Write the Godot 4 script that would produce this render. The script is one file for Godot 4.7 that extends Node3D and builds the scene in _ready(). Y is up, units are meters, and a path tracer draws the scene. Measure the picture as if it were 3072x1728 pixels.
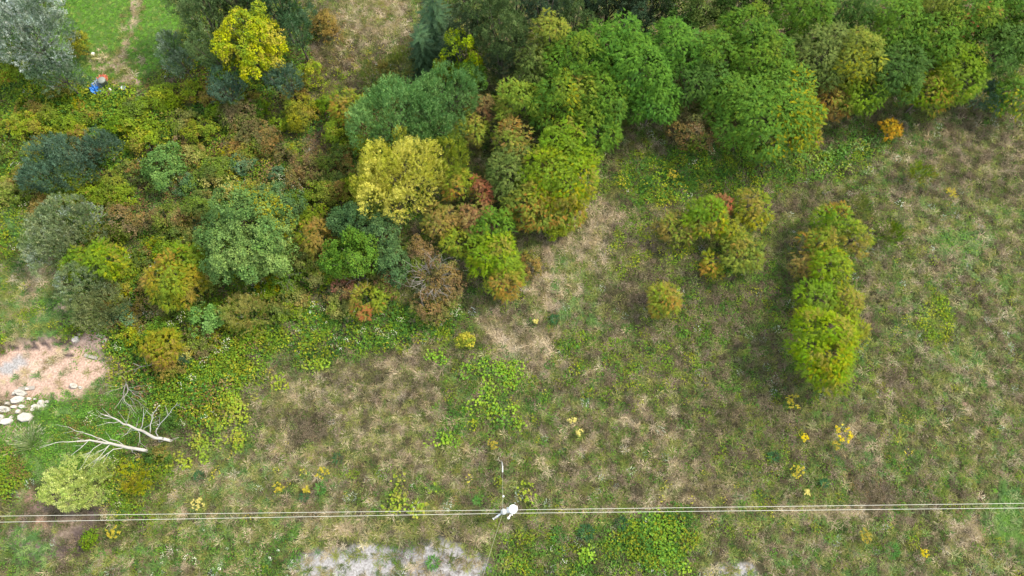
extends Node3D
# An overgrown field with sumac wood, scrub and a utility pole, seen from 45 m up. x east, z south, y up, metres.

const DRY := 0
const OLIVE := 1
const GGRASS := 2
const BROWN := 3
const GREEN := 4
const LIME := 5
const TEAL := 6
const ORANGE := 7
const LAWN := 8
const YELLOW := 9
const WHITE := 10
const HERB := 11
const BARE := 12
const KINDS := ["dry", "olive", "ggrass", "brown", "green", "lime", "teal", "orange", "lawn", "yellow", "white", "herb", "bare"]
const VIVID := 1.1
const X0 := -58.0
const Z0 := -62.0
const CELL := 0.5
const NX := 232
const NZ := 150

var rng := RandomNumberGenerator.new()
var taken := {}
var leaf_mat: StandardMaterial3D
var dull_mat: StandardMaterial3D
var bark_mat: StandardMaterial3D
var dead_mat: StandardMaterial3D
var sprays := {}
var zones := []
var soils := []
var share := PackedFloat32Array()
var lump := FastNoiseLite.new()
var fine := FastNoiseLite.new()
var warp := FastNoiseLite.new()
var gaps := FastNoiseLite.new()
var mound: Vector4 = Vector4(-28.22, 0.93, 2.81, 2.08)
var sandpit: Vector4 = Vector4(-31.65, -8.97, 5.28, 2.15)
var tile_tex: Texture2D

# ------------------------------------------------------------------ helpers
func numbered(called: String) -> String:
	var n: int = taken.get(called, -1) + 1
	taken[called] = n
	return called if n == 0 else "%s_%03d" % [called, n]

func tag(o: Node3D, label: String, category := "", group := "", kind := "") -> void:
	if label: o.set_meta("label", label)
	if category: o.set_meta("category", category)
	if group: o.set_meta("group", group)
	if kind: o.set_meta("kind", kind)

func base(called: String, at: Vector3) -> Node3D:
	var o := Node3D.new()
	o.name = numbered(called)
	add_child(o)
	o.position = at
	return o

func put(called: String, mesh: Mesh, m: Material, parent: Node = self) -> MeshInstance3D:
	var o := MeshInstance3D.new()
	o.mesh = mesh
	o.material_override = m
	o.name = numbered(called) if parent == self else called
	parent.add_child(o, true)
	return o

func mat(c: Color, rough := 0.8, metal := 0.0) -> StandardMaterial3D:
	var m := StandardMaterial3D.new()
	m.albedo_color = c.linear_to_srgb()
	m.roughness = rough
	m.metallic = metal
	return m

func tri_mesh(v: PackedVector3Array, c := PackedColorArray()) -> ArrayMesh:
	var a := []
	a.resize(Mesh.ARRAY_MAX)
	a[Mesh.ARRAY_VERTEX] = v
	var n := PackedVector3Array()
	n.resize(v.size())
	for i in range(0, v.size(), 3):
		var q := (v[i + 2] - v[i]).cross(v[i + 1] - v[i]).normalized()
		n[i] = q
		n[i + 1] = q
		n[i + 2] = q
	a[Mesh.ARRAY_NORMAL] = n
	if c.size():
		a[Mesh.ARRAY_COLOR] = c
	var m := ArrayMesh.new()
	m.add_surface_from_arrays(Mesh.PRIMITIVE_TRIANGLES, a)
	return m

func tube(st: SurfaceTool, p: Array, r0: float, r1: float, sides := 6) -> void:
	# a tapered tube along the points, capped at both ends
	var rings := []
	var n := p.size()
	for i in n:
		var d: Vector3 = (p[mini(i + 1, n - 1)] - p[maxi(i - 1, 0)]).normalized()
		var u := d.cross(Vector3.UP if absf(d.y) < 0.9 else Vector3.RIGHT).normalized()
		var w := d.cross(u)
		var r := lerpf(r0, r1, float(i) / maxf(1.0, n - 1))
		var ring := []
		for k in sides:
			var a := TAU * k / sides
			ring.append(p[i] + (u * cos(a) + w * sin(a)) * r)
		rings.append(ring)
	st.set_smooth_group(0)
	for i in n - 1:
		for k in sides:
			var k2 := (k + 1) % sides
			for q in [rings[i][k], rings[i + 1][k], rings[i + 1][k2], rings[i][k], rings[i + 1][k2], rings[i][k2]]:
				st.add_vertex(q)
	for e in [0, n - 1]:
		for k in range(1, sides - 1):
			st.add_vertex(rings[e][0])
			st.add_vertex(rings[e][k + 1] if e else rings[e][k])
			st.add_vertex(rings[e][k] if e else rings[e][k + 1])

func begin() -> SurfaceTool:
	var st := SurfaceTool.new()
	st.begin(Mesh.PRIMITIVE_TRIANGLES)
	return st

func done(st: SurfaceTool) -> ArrayMesh:
	st.generate_normals()
	return st.commit()

func box(st: SurfaceTool, c: Vector3, s: Vector3, t := Basis.IDENTITY, bev := 0.0) -> void:
	# a box with chamfered upright edges, sides wound clockwise from outside
	st.set_smooth_group(-1)
	var h := s / 2
	var b := minf(bev, minf(h.x, h.z) * 0.9)
	var ring := [Vector2(-h.x + b, -h.z), Vector2(h.x - b, -h.z), Vector2(h.x, -h.z + b), Vector2(h.x, h.z - b), Vector2(h.x - b, h.z), Vector2(-h.x + b, h.z), Vector2(-h.x, h.z - b), Vector2(-h.x, -h.z + b)]
	for k in 8:
		var a: Vector2 = ring[k]
		var d: Vector2 = ring[(k + 1) % 8]
		for q in [Vector3(a.x, -h.y, a.y), Vector3(d.x, h.y, d.y), Vector3(a.x, h.y, a.y), Vector3(a.x, -h.y, a.y), Vector3(d.x, -h.y, d.y), Vector3(d.x, h.y, d.y)]:
			st.add_vertex(c + t * q)
		if k > 0 and k < 7:
			for y in [h.y, -h.y]:
				var e: Vector2 = ring[0]
				for q in ([e, a, d] if y > 0 else [e, d, a]):
					st.add_vertex(c + t * Vector3(q.x, y, q.y))

func lathe(st: SurfaceTool, c: Vector3, prof: Array, sides := 20) -> void:
	st.set_smooth_group(0)
	for i in prof.size() - 1:
		var a: Vector2 = prof[i]
		var b: Vector2 = prof[i + 1]
		for k in sides:
			var t0 := TAU * k / sides
			var t1 := TAU * (k + 1) / sides
			var p := [Vector3(cos(t0) * a.x, a.y, sin(t0) * a.x), Vector3(cos(t0) * b.x, b.y, sin(t0) * b.x), Vector3(cos(t1) * b.x, b.y, sin(t1) * b.x), Vector3(cos(t1) * a.x, a.y, sin(t1) * a.x)]
			for q in [0, 2, 1, 0, 3, 2]:
				st.add_vertex(c + p[q])

func soft(a: float, b: float, x: float) -> float:
	var t := clampf((x - a) / (b - a), 0.0, 1.0)
	return t * t * (3.0 - 2.0 * t)

func ground(x: float, z: float) -> float:
	var y := lump.get_noise_2d(x * 0.6, z * 0.6) * 0.28 + lump.get_noise_2d(x * 3.0, z * 3.0) * 0.06
	var mx := (x - mound.x) / mound.z
	var mz := (z - mound.y) / mound.w
	var md := sqrt(mx * mx + mz * mz)
	if md < 1.7:
		var rim := 1.0 + 0.22 * warp.get_noise_2d(x * 2.0, z * 2.0)
		var m := 1.0 - soft(0.2, rim * (0.98 if mx > 0.3 else 1.35), md)
		y += m * (1.15 + 0.35 * fine.get_noise_2d(x * 0.8, z * 0.8) + 0.25 * mx)
	var sx := (x - sandpit.x) / sandpit.z
	var sz := (z - sandpit.y) / sandpit.w
	var sd := sqrt(sx * sx + sz * sz) + 0.28 * warp.get_noise_2d(x * 1.6, z * 1.6)
	if sd < 1.3:
		y -= (1.0 - soft(0.88, 0.97 if sz < 0 else 1.25, sd)) * 0.5
	var far := maxf(maxf(absf(x) - 66.0, z - 18.0), -74.0 - z)
	if far > 0.0:
		y -= far * 0.12
	return y

# ------------------------------------------------------------------ ground cover shares
func zone(x: float, z: float, rx: float, rz: float, text: String, strength := 1.0) -> void:
	var w := PackedFloat32Array()
	w.resize(13)
	var t := text.split(" ")
	for i in range(0, t.size(), 2):
		w[KINDS.find(t[i])] = float(t[i + 1])
	zones.append([x, z, rx, rz, w, strength])

func soil(x: float, z: float, rx: float, rz: float, called: String) -> void:
	soils.append([x, z, rx, rz, called])

func fill_shares() -> void:
	share.resize(NX * NZ * 13)
	var start := PackedFloat32Array([0.17, 1.15, 0.24, 0.7, 0.16, 0.08, 0.3, 0.015, 0.0, 0.006, 0.005, 0.02, 0.0])
	for j in NZ:
		for i in NX:
			var x := X0 + i * CELL
			var z := Z0 + j * CELL
			var wx := x + warp.get_noise_2d(x, z) * 1.3
			var wz := z + warp.get_noise_2d(x + 91.0, z - 37.0) * 1.3
			var w := start.duplicate()
			for q in zones:
				var dx: float = (wx - q[0]) / q[2]
				var dz: float = (wz - q[1]) / q[3]
				var d := dx * dx + dz * dz
				if d < 1.56:
					var s: float = (1.0 - soft(0.8, 1.25, sqrt(d))) * q[5]
					var t: PackedFloat32Array = q[4]
					for k in 13:
						w[k] = lerpf(w[k], t[k], s)
			var at := (j * NX + i) * 13
			for k in 13:
				share[at + k] = w[k]

const SOIL := {
	"sand": Color(0.56, 0.40, 0.32), "sand2": Color(0.60, 0.45, 0.36), "sandy": Color(0.44, 0.34, 0.25), "gravel": Color(0.40, 0.39, 0.39), "darkgravel": Color(0.24, 0.25, 0.29), "earth": Color(0.23, 0.18, 0.145), "darkbrown": Color(0.11, 0.085, 0.08),
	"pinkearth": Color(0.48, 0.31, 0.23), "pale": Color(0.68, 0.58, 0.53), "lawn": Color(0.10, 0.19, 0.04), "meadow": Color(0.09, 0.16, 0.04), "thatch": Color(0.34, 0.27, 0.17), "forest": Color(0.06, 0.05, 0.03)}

func soil_color(x: float, z: float) -> Color:
	var n := 0.5 + 0.5 * fine.get_noise_2d(x * 1.4, z * 1.4)
	var c := Color(0.10, 0.082, 0.05).lerp(Color(0.06, 0.065, 0.03), n)  # base colour darkened so gaps between the tufts look shaded
	c = c.lerp(Color(0.115, 0.12, 0.05), soft(0.0, 8.0, maxf(absf(x) - 38.0 + z * 0.36, -58.0 - z)))
	var wx := x + warp.get_noise_2d(x * 1.5, z * 1.5) * 0.9 + fine.get_noise_2d(x * 2.0, z * 2.0) * 0.3
	var wz := z + warp.get_noise_2d(x * 1.5 + 50.0, z * 1.5) * 0.9
	for q in soils:
		var dx: float = (wx - q[0]) / q[2]
		if absf(dx) > 1.2:
			continue
		var dz: float = (wz - q[1]) / q[3]
		var d := dx * dx + dz * dz
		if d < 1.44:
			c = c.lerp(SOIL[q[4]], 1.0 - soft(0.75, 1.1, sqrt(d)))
	var v := 0.82 + 0.36 * (0.5 + 0.5 * fine.get_noise_2d(x * 5.0, z * 5.0))
	return Color(c.r * v, c.g * v, c.b * v)

func make_ground() -> void:
	var step := 0.28
	var nx := 520
	var nz := 345
	var gx := -72.8
	var gz := -78.0
	var v := PackedVector3Array()
	var n := PackedVector3Array()
	var c := PackedColorArray()
	var uv := PackedVector2Array()
	var ix := PackedInt32Array()
	v.resize(nx * nz)
	n.resize(nx * nz)
	c.resize(nx * nz)
	uv.resize(nx * nz)
	for j in nz:
		for i in nx:
			var x := gx + i * step
			var z := gz + j * step
			v[j * nx + i] = Vector3(x, ground(x, z), z)
			uv[j * nx + i] = Vector2(x, z) / 5.3
			c[j * nx + i] = soil_color(x, z)
	for j in nz:
		for i in nx:
			var l := v[j * nx + maxi(i - 1, 0)]
			var r := v[j * nx + mini(i + 1, nx - 1)]
			var b := v[maxi(j - 1, 0) * nx + i]
			var f := v[mini(j + 1, nz - 1) * nx + i]
			n[j * nx + i] = (f - b).cross(r - l).normalized()
	ix.resize((nx - 1) * (nz - 1) * 6)
	var k := 0
	for j in nz - 1:
		for i in nx - 1:
			var o := j * nx + i
			for q in [o, o + 1, o + nx + 1, o, o + nx + 1, o + nx]:
				ix[k] = q
				k += 1
	var a := []
	a.resize(Mesh.ARRAY_MAX)
	a[Mesh.ARRAY_VERTEX] = v
	a[Mesh.ARRAY_NORMAL] = n
	a[Mesh.ARRAY_COLOR] = c
	a[Mesh.ARRAY_TEX_UV] = uv
	a[Mesh.ARRAY_INDEX] = ix
	var m := ArrayMesh.new()
	m.add_surface_from_arrays(Mesh.PRIMITIVE_TRIANGLES, a)
	var gm := StandardMaterial3D.new()
	gm.vertex_color_use_as_albedo = true
	gm.roughness = 0.95
	gm.metallic_specular = 0.2
	gm.albedo_texture = tile_tex
	gm.heightmap_enabled = true
	gm.heightmap_texture = tile_tex
	gm.heightmap_scale = 2.5
	tag(put("ground", m, gm), "uneven ground of earth, pink sand, gravel and thatch under the plants", "", "", "structure")
	var st := begin()
	for q in [[Vector3(-900, -0.75, -900), Vector3(900, -0.75, -900), Vector3(900, -0.75, -74)], [Vector3(-900, -0.75, -900), Vector3(900, -0.75, -74), Vector3(-900, -0.75, -74)], [Vector3(-900, -0.75, 15), Vector3(900, -0.75, 15), Vector3(900, -0.75, 900)], [Vector3(-900, -0.75, 15), Vector3(900, -0.75, 900), Vector3(-900, -0.75, 900)], [Vector3(-900, -0.75, -74), Vector3(-70, -0.75, -74), Vector3(-70, -0.75, 15)], [Vector3(-900, -0.75, -74), Vector3(-70, -0.75, 15), Vector3(-900, -0.75, 15)], [Vector3(70, -0.75, -74), Vector3(900, -0.75, -74), Vector3(900, -0.75, 15)], [Vector3(70, -0.75, -74), Vector3(900, -0.75, 15), Vector3(70, -0.75, 15)]]:
		for p in q:
			st.set_uv(Vector2(p.x, p.z) / 5.3)
			st.add_vertex(p)
	var far := mat(Color(0.11, 0.115, 0.05), 0.95)
	far.albedo_texture = tile_tex
	tag(put("field_ground", done(st), far), "open field running on to the horizon", "", "", "structure")

# ------------------------------------------------------------------ small plants (templates)
func leaf(v: PackedVector3Array, p: Vector3, d: Vector3, up: Vector3, l: float, w: float, kite := false) -> void:
	var s := d.cross(up).normalized() * w * 0.5
	if kite:
		var m := p + d * l * 0.45 + up * l * 0.05
		v.append_array([p, m + s, p + d * l - up * l * 0.1, p, p + d * l - up * l * 0.1, m - s])
	else:
		v.append_array([p + d * l * 0.1 - s, p + d * l * 0.1 + s, p + d * l])

func dir(a: float, e: float) -> Vector3:
	return Vector3(cos(a) * cos(e), sin(e), sin(a) * cos(e))

func shade(c: PackedColorArray, n: int, col: Color, spread := 0.3) -> void:
	# tints vertices added since the last call, triangle by triangle
	var k := Color.WHITE
	for i in range(c.size(), n):
		if i % 3 == 0:
			var f := 1.0 + rng.randf_range(-spread, spread)
			k = Color(col.r * f, col.g * f, col.b * f * rng.randf_range(0.9, 1.1))
		c.append(k)

func grass_tuft(blades: int, l: float, w: float, lean := 0.0, stiff := 1.0) -> ArrayMesh:
	var v := PackedVector3Array()
	var c := PackedColorArray()
	for i in blades:
		var a := rng.randf() * TAU
		var e := rng.randf_range(0.35, 1.25) * stiff
		var p := dir(rng.randf() * TAU, 0.0) * rng.randf() * l * 0.35
		var d := (dir(a, e) + Vector3(lean, 0, 0)).normalized()
		var d2 := (d + Vector3(d.x, -0.75, d.z) * rng.randf_range(0.3, 1.0)).normalized()
		var ll := l * rng.randf_range(0.6, 1.15)
		var s := d.cross(Vector3.UP).normalized() * w * 0.5 * rng.randf_range(0.7, 1.3)
		var m := p + d * ll * 0.55
		var t := m + d2 * ll * 0.5
		v.append_array([p - s, p + s, m + s, p - s, m + s, m - s, m - s, m + s, t])
		var f := rng.randf_range(0.7, 1.25)
		for q in 9:
			c.append(Color(f, f * rng.randf_range(0.97, 1.03), f * 0.95))
	return tri_mesh(v, c)

func weed_tuft(stems: int, l: float, heads: int, hs: float) -> ArrayMesh:
	var v := PackedVector3Array()
	var c := PackedColorArray()
	for i in stems:
		var p := dir(rng.randf() * TAU, 0.0) * rng.randf() * l * 0.3
		var d := dir(rng.randf() * TAU, rng.randf_range(0.7, 1.4))
		var ll := l * rng.randf_range(0.6, 1.1)
		var t := p + d * ll
		var s := d.cross(Vector3.UP).normalized() * 0.008
		v.append_array([p - s, p + s, t])
		shade(c, v.size(), Color(0.75, 0.7, 0.6), 0.2)
		for k in heads:
			var b := p.lerp(t, rng.randf_range(0.35, 1.05)) + dir(rng.randf() * TAU, rng.randf_range(-0.2, 0.6)) * l * rng.randf_range(0.04, 0.24)
			leaf(v, b, dir(rng.randf() * TAU, rng.randf_range(-0.5, 0.8)), dir(rng.randf() * TAU, 1.2), hs * rng.randf_range(0.6, 1.4), hs * 0.6)
		shade(c, v.size(), Color.WHITE, 0.35)
	return tri_mesh(v, c)

func leafy_tuft(n: int, r: float, h: float, l: float, w: float) -> ArrayMesh:
	var v := PackedVector3Array()
	var c := PackedColorArray()
	for i in n:
		var a := rng.randf() * TAU
		var q := sqrt(rng.randf()) * r
		var p := Vector3(cos(a) * q, h * rng.randf_range(0.25, 1.0) * (1.0 - 0.5 * q / r), sin(a) * q)
		leaf(v, p, dir(a + rng.randf_range(-1.2, 1.2), rng.randf_range(-0.5, 0.5)), dir(rng.randf() * TAU, rng.randf_range(0.8, 1.5)), l * rng.randf_range(0.7, 1.3), w * rng.randf_range(0.7, 1.2), true)
	shade(c, v.size(), Color.WHITE, 0.28)
	return tri_mesh(v, c)

func flower_tuft(bloom: Color, heads: int, hs: float, h: float, r: float) -> ArrayMesh:
	var v := PackedVector3Array()
	var c := PackedColorArray()
	for i in 6:
		leaf(v, dir(rng.randf() * TAU, 0) * rng.randf() * r, dir(rng.randf() * TAU, rng.randf_range(0.0, 0.9)), Vector3.UP, 0.14, 0.05, true)
	shade(c, v.size(), Color(0.10, 0.17, 0.04))
	for i in heads:
		var a := rng.randf() * TAU
		var p := Vector3(cos(a), 0, sin(a)) * sqrt(rng.randf()) * r + Vector3.UP * h * rng.randf_range(0.7, 1.0)
		leaf(v, p, dir(rng.randf() * TAU, rng.randf_range(-0.4, 0.5)), dir(rng.randf() * TAU, 1.3), hs * rng.randf_range(0.6, 1.3), hs * 0.8, true)
	shade(c, v.size(), bloom, 0.15)
	return tri_mesh(v, c)

func scatter(called: String, label: String, mesh: ArrayMesh, where: Array, tint: PackedColorArray, m: Material, parent: Node = self) -> void:
	if where.is_empty():
		return
	var mm := MultiMesh.new()
	mm.transform_format = MultiMesh.TRANSFORM_3D
	mm.use_colors = true
	mm.mesh = mesh
	mm.instance_count = where.size()
	for i in where.size():
		mm.set_instance_transform(i, where[i])
		mm.set_instance_color(i, tint[i])
	var o := MultiMeshInstance3D.new()
	o.multimesh = mm
	o.material_override = m
	o.name = numbered(called) if parent == self else called
	parent.add_child(o, true)
	tag(o, label, "", "", "stuff")

func pick(pal: Array) -> Color:
	var t := 0.0
	for q in pal:
		t += q.a
	var r := rng.randf() * t
	for q in pal:
		r -= q.a
		if r <= 0.0:
			return q
	return pal[-1]

func vary(c: Color, s: float) -> Color:
	var f := 1.0 + rng.randf_range(-s, s)
	var l := (0.3 * c.r + 0.6 * c.g + 0.1 * c.b) * (1.0 - VIVID)
	return Color(maxf(0.004, l + c.r * VIVID) * f * rng.randf_range(0.94, 1.06), maxf(0.004, l + c.g * VIVID) * f, maxf(0.004, l + c.b * VIVID) * f * rng.randf_range(0.9, 1.1))

const COVER := {
	"dry": [Color(0.40, 0.325, 0.22, 1), Color(0.31, 0.25, 0.155, 1), Color(0.46, 0.385, 0.27, 0.7), Color(0.21, 0.175, 0.09, 0.8), Color(0.17, 0.18, 0.07, 0.5)],
	"olive": [Color(0.18, 0.19, 0.06, 1), Color(0.22, 0.22, 0.085, 0.8), Color(0.115, 0.15, 0.04, 1), Color(0.27, 0.25, 0.14, 0.4), Color(0.08, 0.11, 0.035, 1)],
	"ggrass": [Color(0.10, 0.18, 0.05, 1), Color(0.15, 0.22, 0.08, 1), Color(0.08, 0.15, 0.05, 1), Color(0.24, 0.26, 0.13, 0.4)],
	"brown": [Color(0.165, 0.13, 0.09, 1), Color(0.115, 0.095, 0.06, 1), Color(0.215, 0.17, 0.12, 0.7), Color(0.10, 0.105, 0.045, 0.8), Color(0.065, 0.06, 0.035, 0.8)],
	"green": [Color(0.135, 0.17, 0.025, 0.35), Color(0.067, 0.150, 0.028, 1), Color(0.095, 0.185, 0.033, 1), Color(0.048, 0.110, 0.024, 0.8)],
	"lime": [Color(0.151, 0.214, 0.028, 1), Color(0.114, 0.189, 0.028, 1), Color(0.212, 0.231, 0.033, 0.7)],
	"teal": [Color(0.36, 0.40, 0.33, 0.14), Color(0.117, 0.182, 0.047, 1), Color(0.082, 0.129, 0.035, 1), Color(0.198, 0.257, 0.078, 0.6)],
	"orange": [Color(0.185, 0.120, 0.054, 1), Color(0.133, 0.080, 0.045, 1), Color(0.185, 0.167, 0.045, 1)],
	"lawn": [Color(0.10, 0.21, 0.035, 1), Color(0.125, 0.235, 0.045, 1), Color(0.17, 0.22, 0.06, 0.5)],
	"yellow": [Color(0.880, 0.920, 1.000, 1)], "white": [Color(1, 1, 1, 1)],
	"herb": [Color(0.10, 0.22, 0.035, 1), Color(0.14, 0.25, 0.05, 1), Color(0.08, 0.175, 0.03, 1), Color(0.19, 0.25, 0.05, 0.5)]}
const STUFF := {
	"dry": ["dry_grass", "tall straw-coloured dry grass in pale drifts through the field"], "olive": ["olive_grass", "olive and tan grass covering most of the field"], "ggrass": ["green_grass", "fresh green tall grass in streaks and patches"],
	"brown": ["brown_weeds", "dead brown weeds with small seed heads over the field"], "green": ["leafy_undergrowth", "mid-green leafy undergrowth of the scrub"], "lime": ["bramble_undergrowth", "lime and yellow-green bramble leaves between the shrubs"],
	"teal": ["bluish_weeds", "dark blue-green low weeds scattered in the grass"], "orange": ["rusty_undergrowth", "rust and orange autumn undergrowth in the scrub"], "lawn": ["lawn_grass", "short mown green grass of the lawn"],
	"yellow": ["yellow_weeds", "tiny yellow flowering weeds scattered in the scrub"], "white": ["pale_weeds", "tiny white flowering weeds scattered in the scrub"], "herb": ["low_green_weeds", "bright green low weeds of the meadow around the white snags"]}

func make_cover() -> void:
	var form := {}
	var where := {}
	var tint := {}
	for k in 12:
		where[k] = [[], [], []]
		tint[k] = [PackedColorArray(), PackedColorArray(), PackedColorArray()]
	for i in 3:
		form[[DRY, i]] = grass_tuft(26, 0.40, 0.017, 0.25, 0.75)
		form[[OLIVE, i]] = grass_tuft(24, 0.38, 0.019, 0.1, 0.9)
		form[[GGRASS, i]] = grass_tuft(24, 0.38, 0.021, 0.2, 0.8)
		form[[BROWN, i]] = weed_tuft(9, 0.48, 8, 0.045)
		form[[GREEN, i]] = leafy_tuft(28, 0.30, 0.5, 0.105, 0.06)
		form[[LIME, i]] = leafy_tuft(26, 0.30, 0.55, 0.11, 0.07)
		form[[TEAL, i]] = leafy_tuft(20, 0.24, 0.42, 0.13, 0.045)
		form[[ORANGE, i]] = leafy_tuft(24, 0.28, 0.5, 0.10, 0.055)
		form[[LAWN, i]] = grass_tuft(18, 0.17, 0.03, 0.0, 0.6)
		form[[YELLOW, i]] = flower_tuft(Color(0.40, 0.34, 0.03), 9, 0.07, 0.6, 0.22)
		form[[WHITE, i]] = flower_tuft(Color(0.55, 0.54, 0.42), 6, 0.055, 0.6, 0.16)
		form[[HERB, i]] = leafy_tuft(18, 0.26, 0.26, 0.10, 0.06)
	var g := 0.205
	var w := PackedFloat32Array()
	w.resize(13)
	var z := Z0 + 0.6
	while z < Z0 + NZ * CELL - 1.0:
		var x := X0 + 0.6
		while x < X0 + NX * CELL - 1.0:
			var px := x + rng.randf_range(-0.5, 0.5) * g * 1.6
			var pz := z + rng.randf_range(-0.5, 0.5) * g * 1.6
			x += g
			# only what the camera, or one a few steps aside, could see
			if absf(px) > 37.0 - pz * 0.36 + 5.0 or pz > 9.0:
				continue
			var i := clampi(int((px - X0) / CELL + rng.randf()), 0, NX - 1)
			var j := clampi(int((pz - Z0) / CELL + rng.randf()), 0, NZ - 1)
			var at := (j * NX + i) * 13
			var total := 0.0
			for k in 13:
				w[k] = share[at + k]
				if w[k] > 0.004:
					if k != BARE:
						w[k] *= exp(3.6 * fine.get_noise_2d(px * 2.3 + k * 71.3, pz * 2.3 - k * 37.7) + 1.3 * lump.get_noise_2d(px * 2.2 + k * 33.0, pz * 2.2 + k * 11.0))
					total += w[k]
			var r := rng.randf() * total
			var kind := 0
			while kind < 12:
				r -= w[kind]
				if r <= 0.0:
					break
				kind += 1
			if kind == BARE:
				continue
			var s := rng.randf_range(0.6, 1.3)
			if kind == BROWN or kind == OLIVE:
				s *= 1.0 + 0.55 * maxf(0.0, fine.get_noise_2d(px * 2.0 + 400.0, pz * 2.0))
			if kind == GREEN or kind == LIME or kind == ORANGE or kind == TEAL:
				s *= 0.8 + 0.9 * clampf(share[at + LIME] + share[at + ORANGE] + share[at + GREEN] * 0.3, 0.0, 1.0) * rng.randf()
			var turn := rng.randf() * TAU
			if kind <= GGRASS:
				turn = 2.4 * lump.get_noise_2d(px * 1.3, pz * 1.3) * PI + rng.randf_range(-0.9, 0.9)
			var b := Basis(Vector3.UP, turn).scaled(Vector3(s, s * rng.randf_range(0.75, 1.2), s))
			var v := rng.randi() % 3
			where[kind][v].append(Transform3D(b, Vector3(px, ground(px, pz) - 0.02, pz)))
			tint[kind][v].append(vary(pick(COVER[KINDS[kind]]), 0.34))
		z += g
	for k in 12:
		var q: Array = STUFF[KINDS[k]]
		for v in 3:
			scatter(q[0], q[1], form[[k, v]], where[k][v], tint[k][v], leaf_mat if k > BROWN else dull_mat)

func creeper(label: String, spots: Array, pal: String) -> void:
	var forms := [leafy_tuft(13, 0.32, 0.4, 0.165, 0.16), leafy_tuft(13, 0.32, 0.35, 0.13, 0.125)]
	var cols: Array = {"A": [Color(0.27, 0.33, 0.05, 1), Color(0.22, 0.31, 0.05, 1), Color(0.32, 0.32, 0.07, 0.6)], "B": [Color(0.16, 0.29, 0.04, 1), Color(0.22, 0.32, 0.05, 1), Color(0.11, 0.22, 0.04, 0.7)], "C": [Color(0.11, 0.21, 0.05, 1), Color(0.17, 0.26, 0.08, 1), Color(0.22, 0.27, 0.06, 0.6)]}[pal]
	var where := [[], []]
	var tint := [PackedColorArray(), PackedColorArray()]
	for e in spots:
		var n := int(PI * e[2] * e[3] * (17.0 if pal != "C" else 8.0))
		for i in n:
			var a := rng.randf() * TAU
			var q := sqrt(rng.randf()) * 1.25
			var x: float = e[0] + cos(a) * q * e[2]
			var z: float = e[1] + sin(a) * q * e[3]
			if fine.get_noise_2d(x * 1.2, z * 1.2) < -0.34 + 0.4 * q or rng.randf() < q * q * 0.7:
				continue
			var v := rng.randi() % 2
			where[v].append(Transform3D(Basis(Vector3.UP, rng.randf() * TAU).scaled(Vector3.ONE * rng.randf_range(0.8, 1.2)), Vector3(x, ground(x, z) + 0.15, z)))
			tint[v].append(vary(pick(cols) * 0.86, 0.2))
	for v in 2:
		scatter("creeper_leaves", label, forms[v], where[v], tint[v], leaf_mat)

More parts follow.
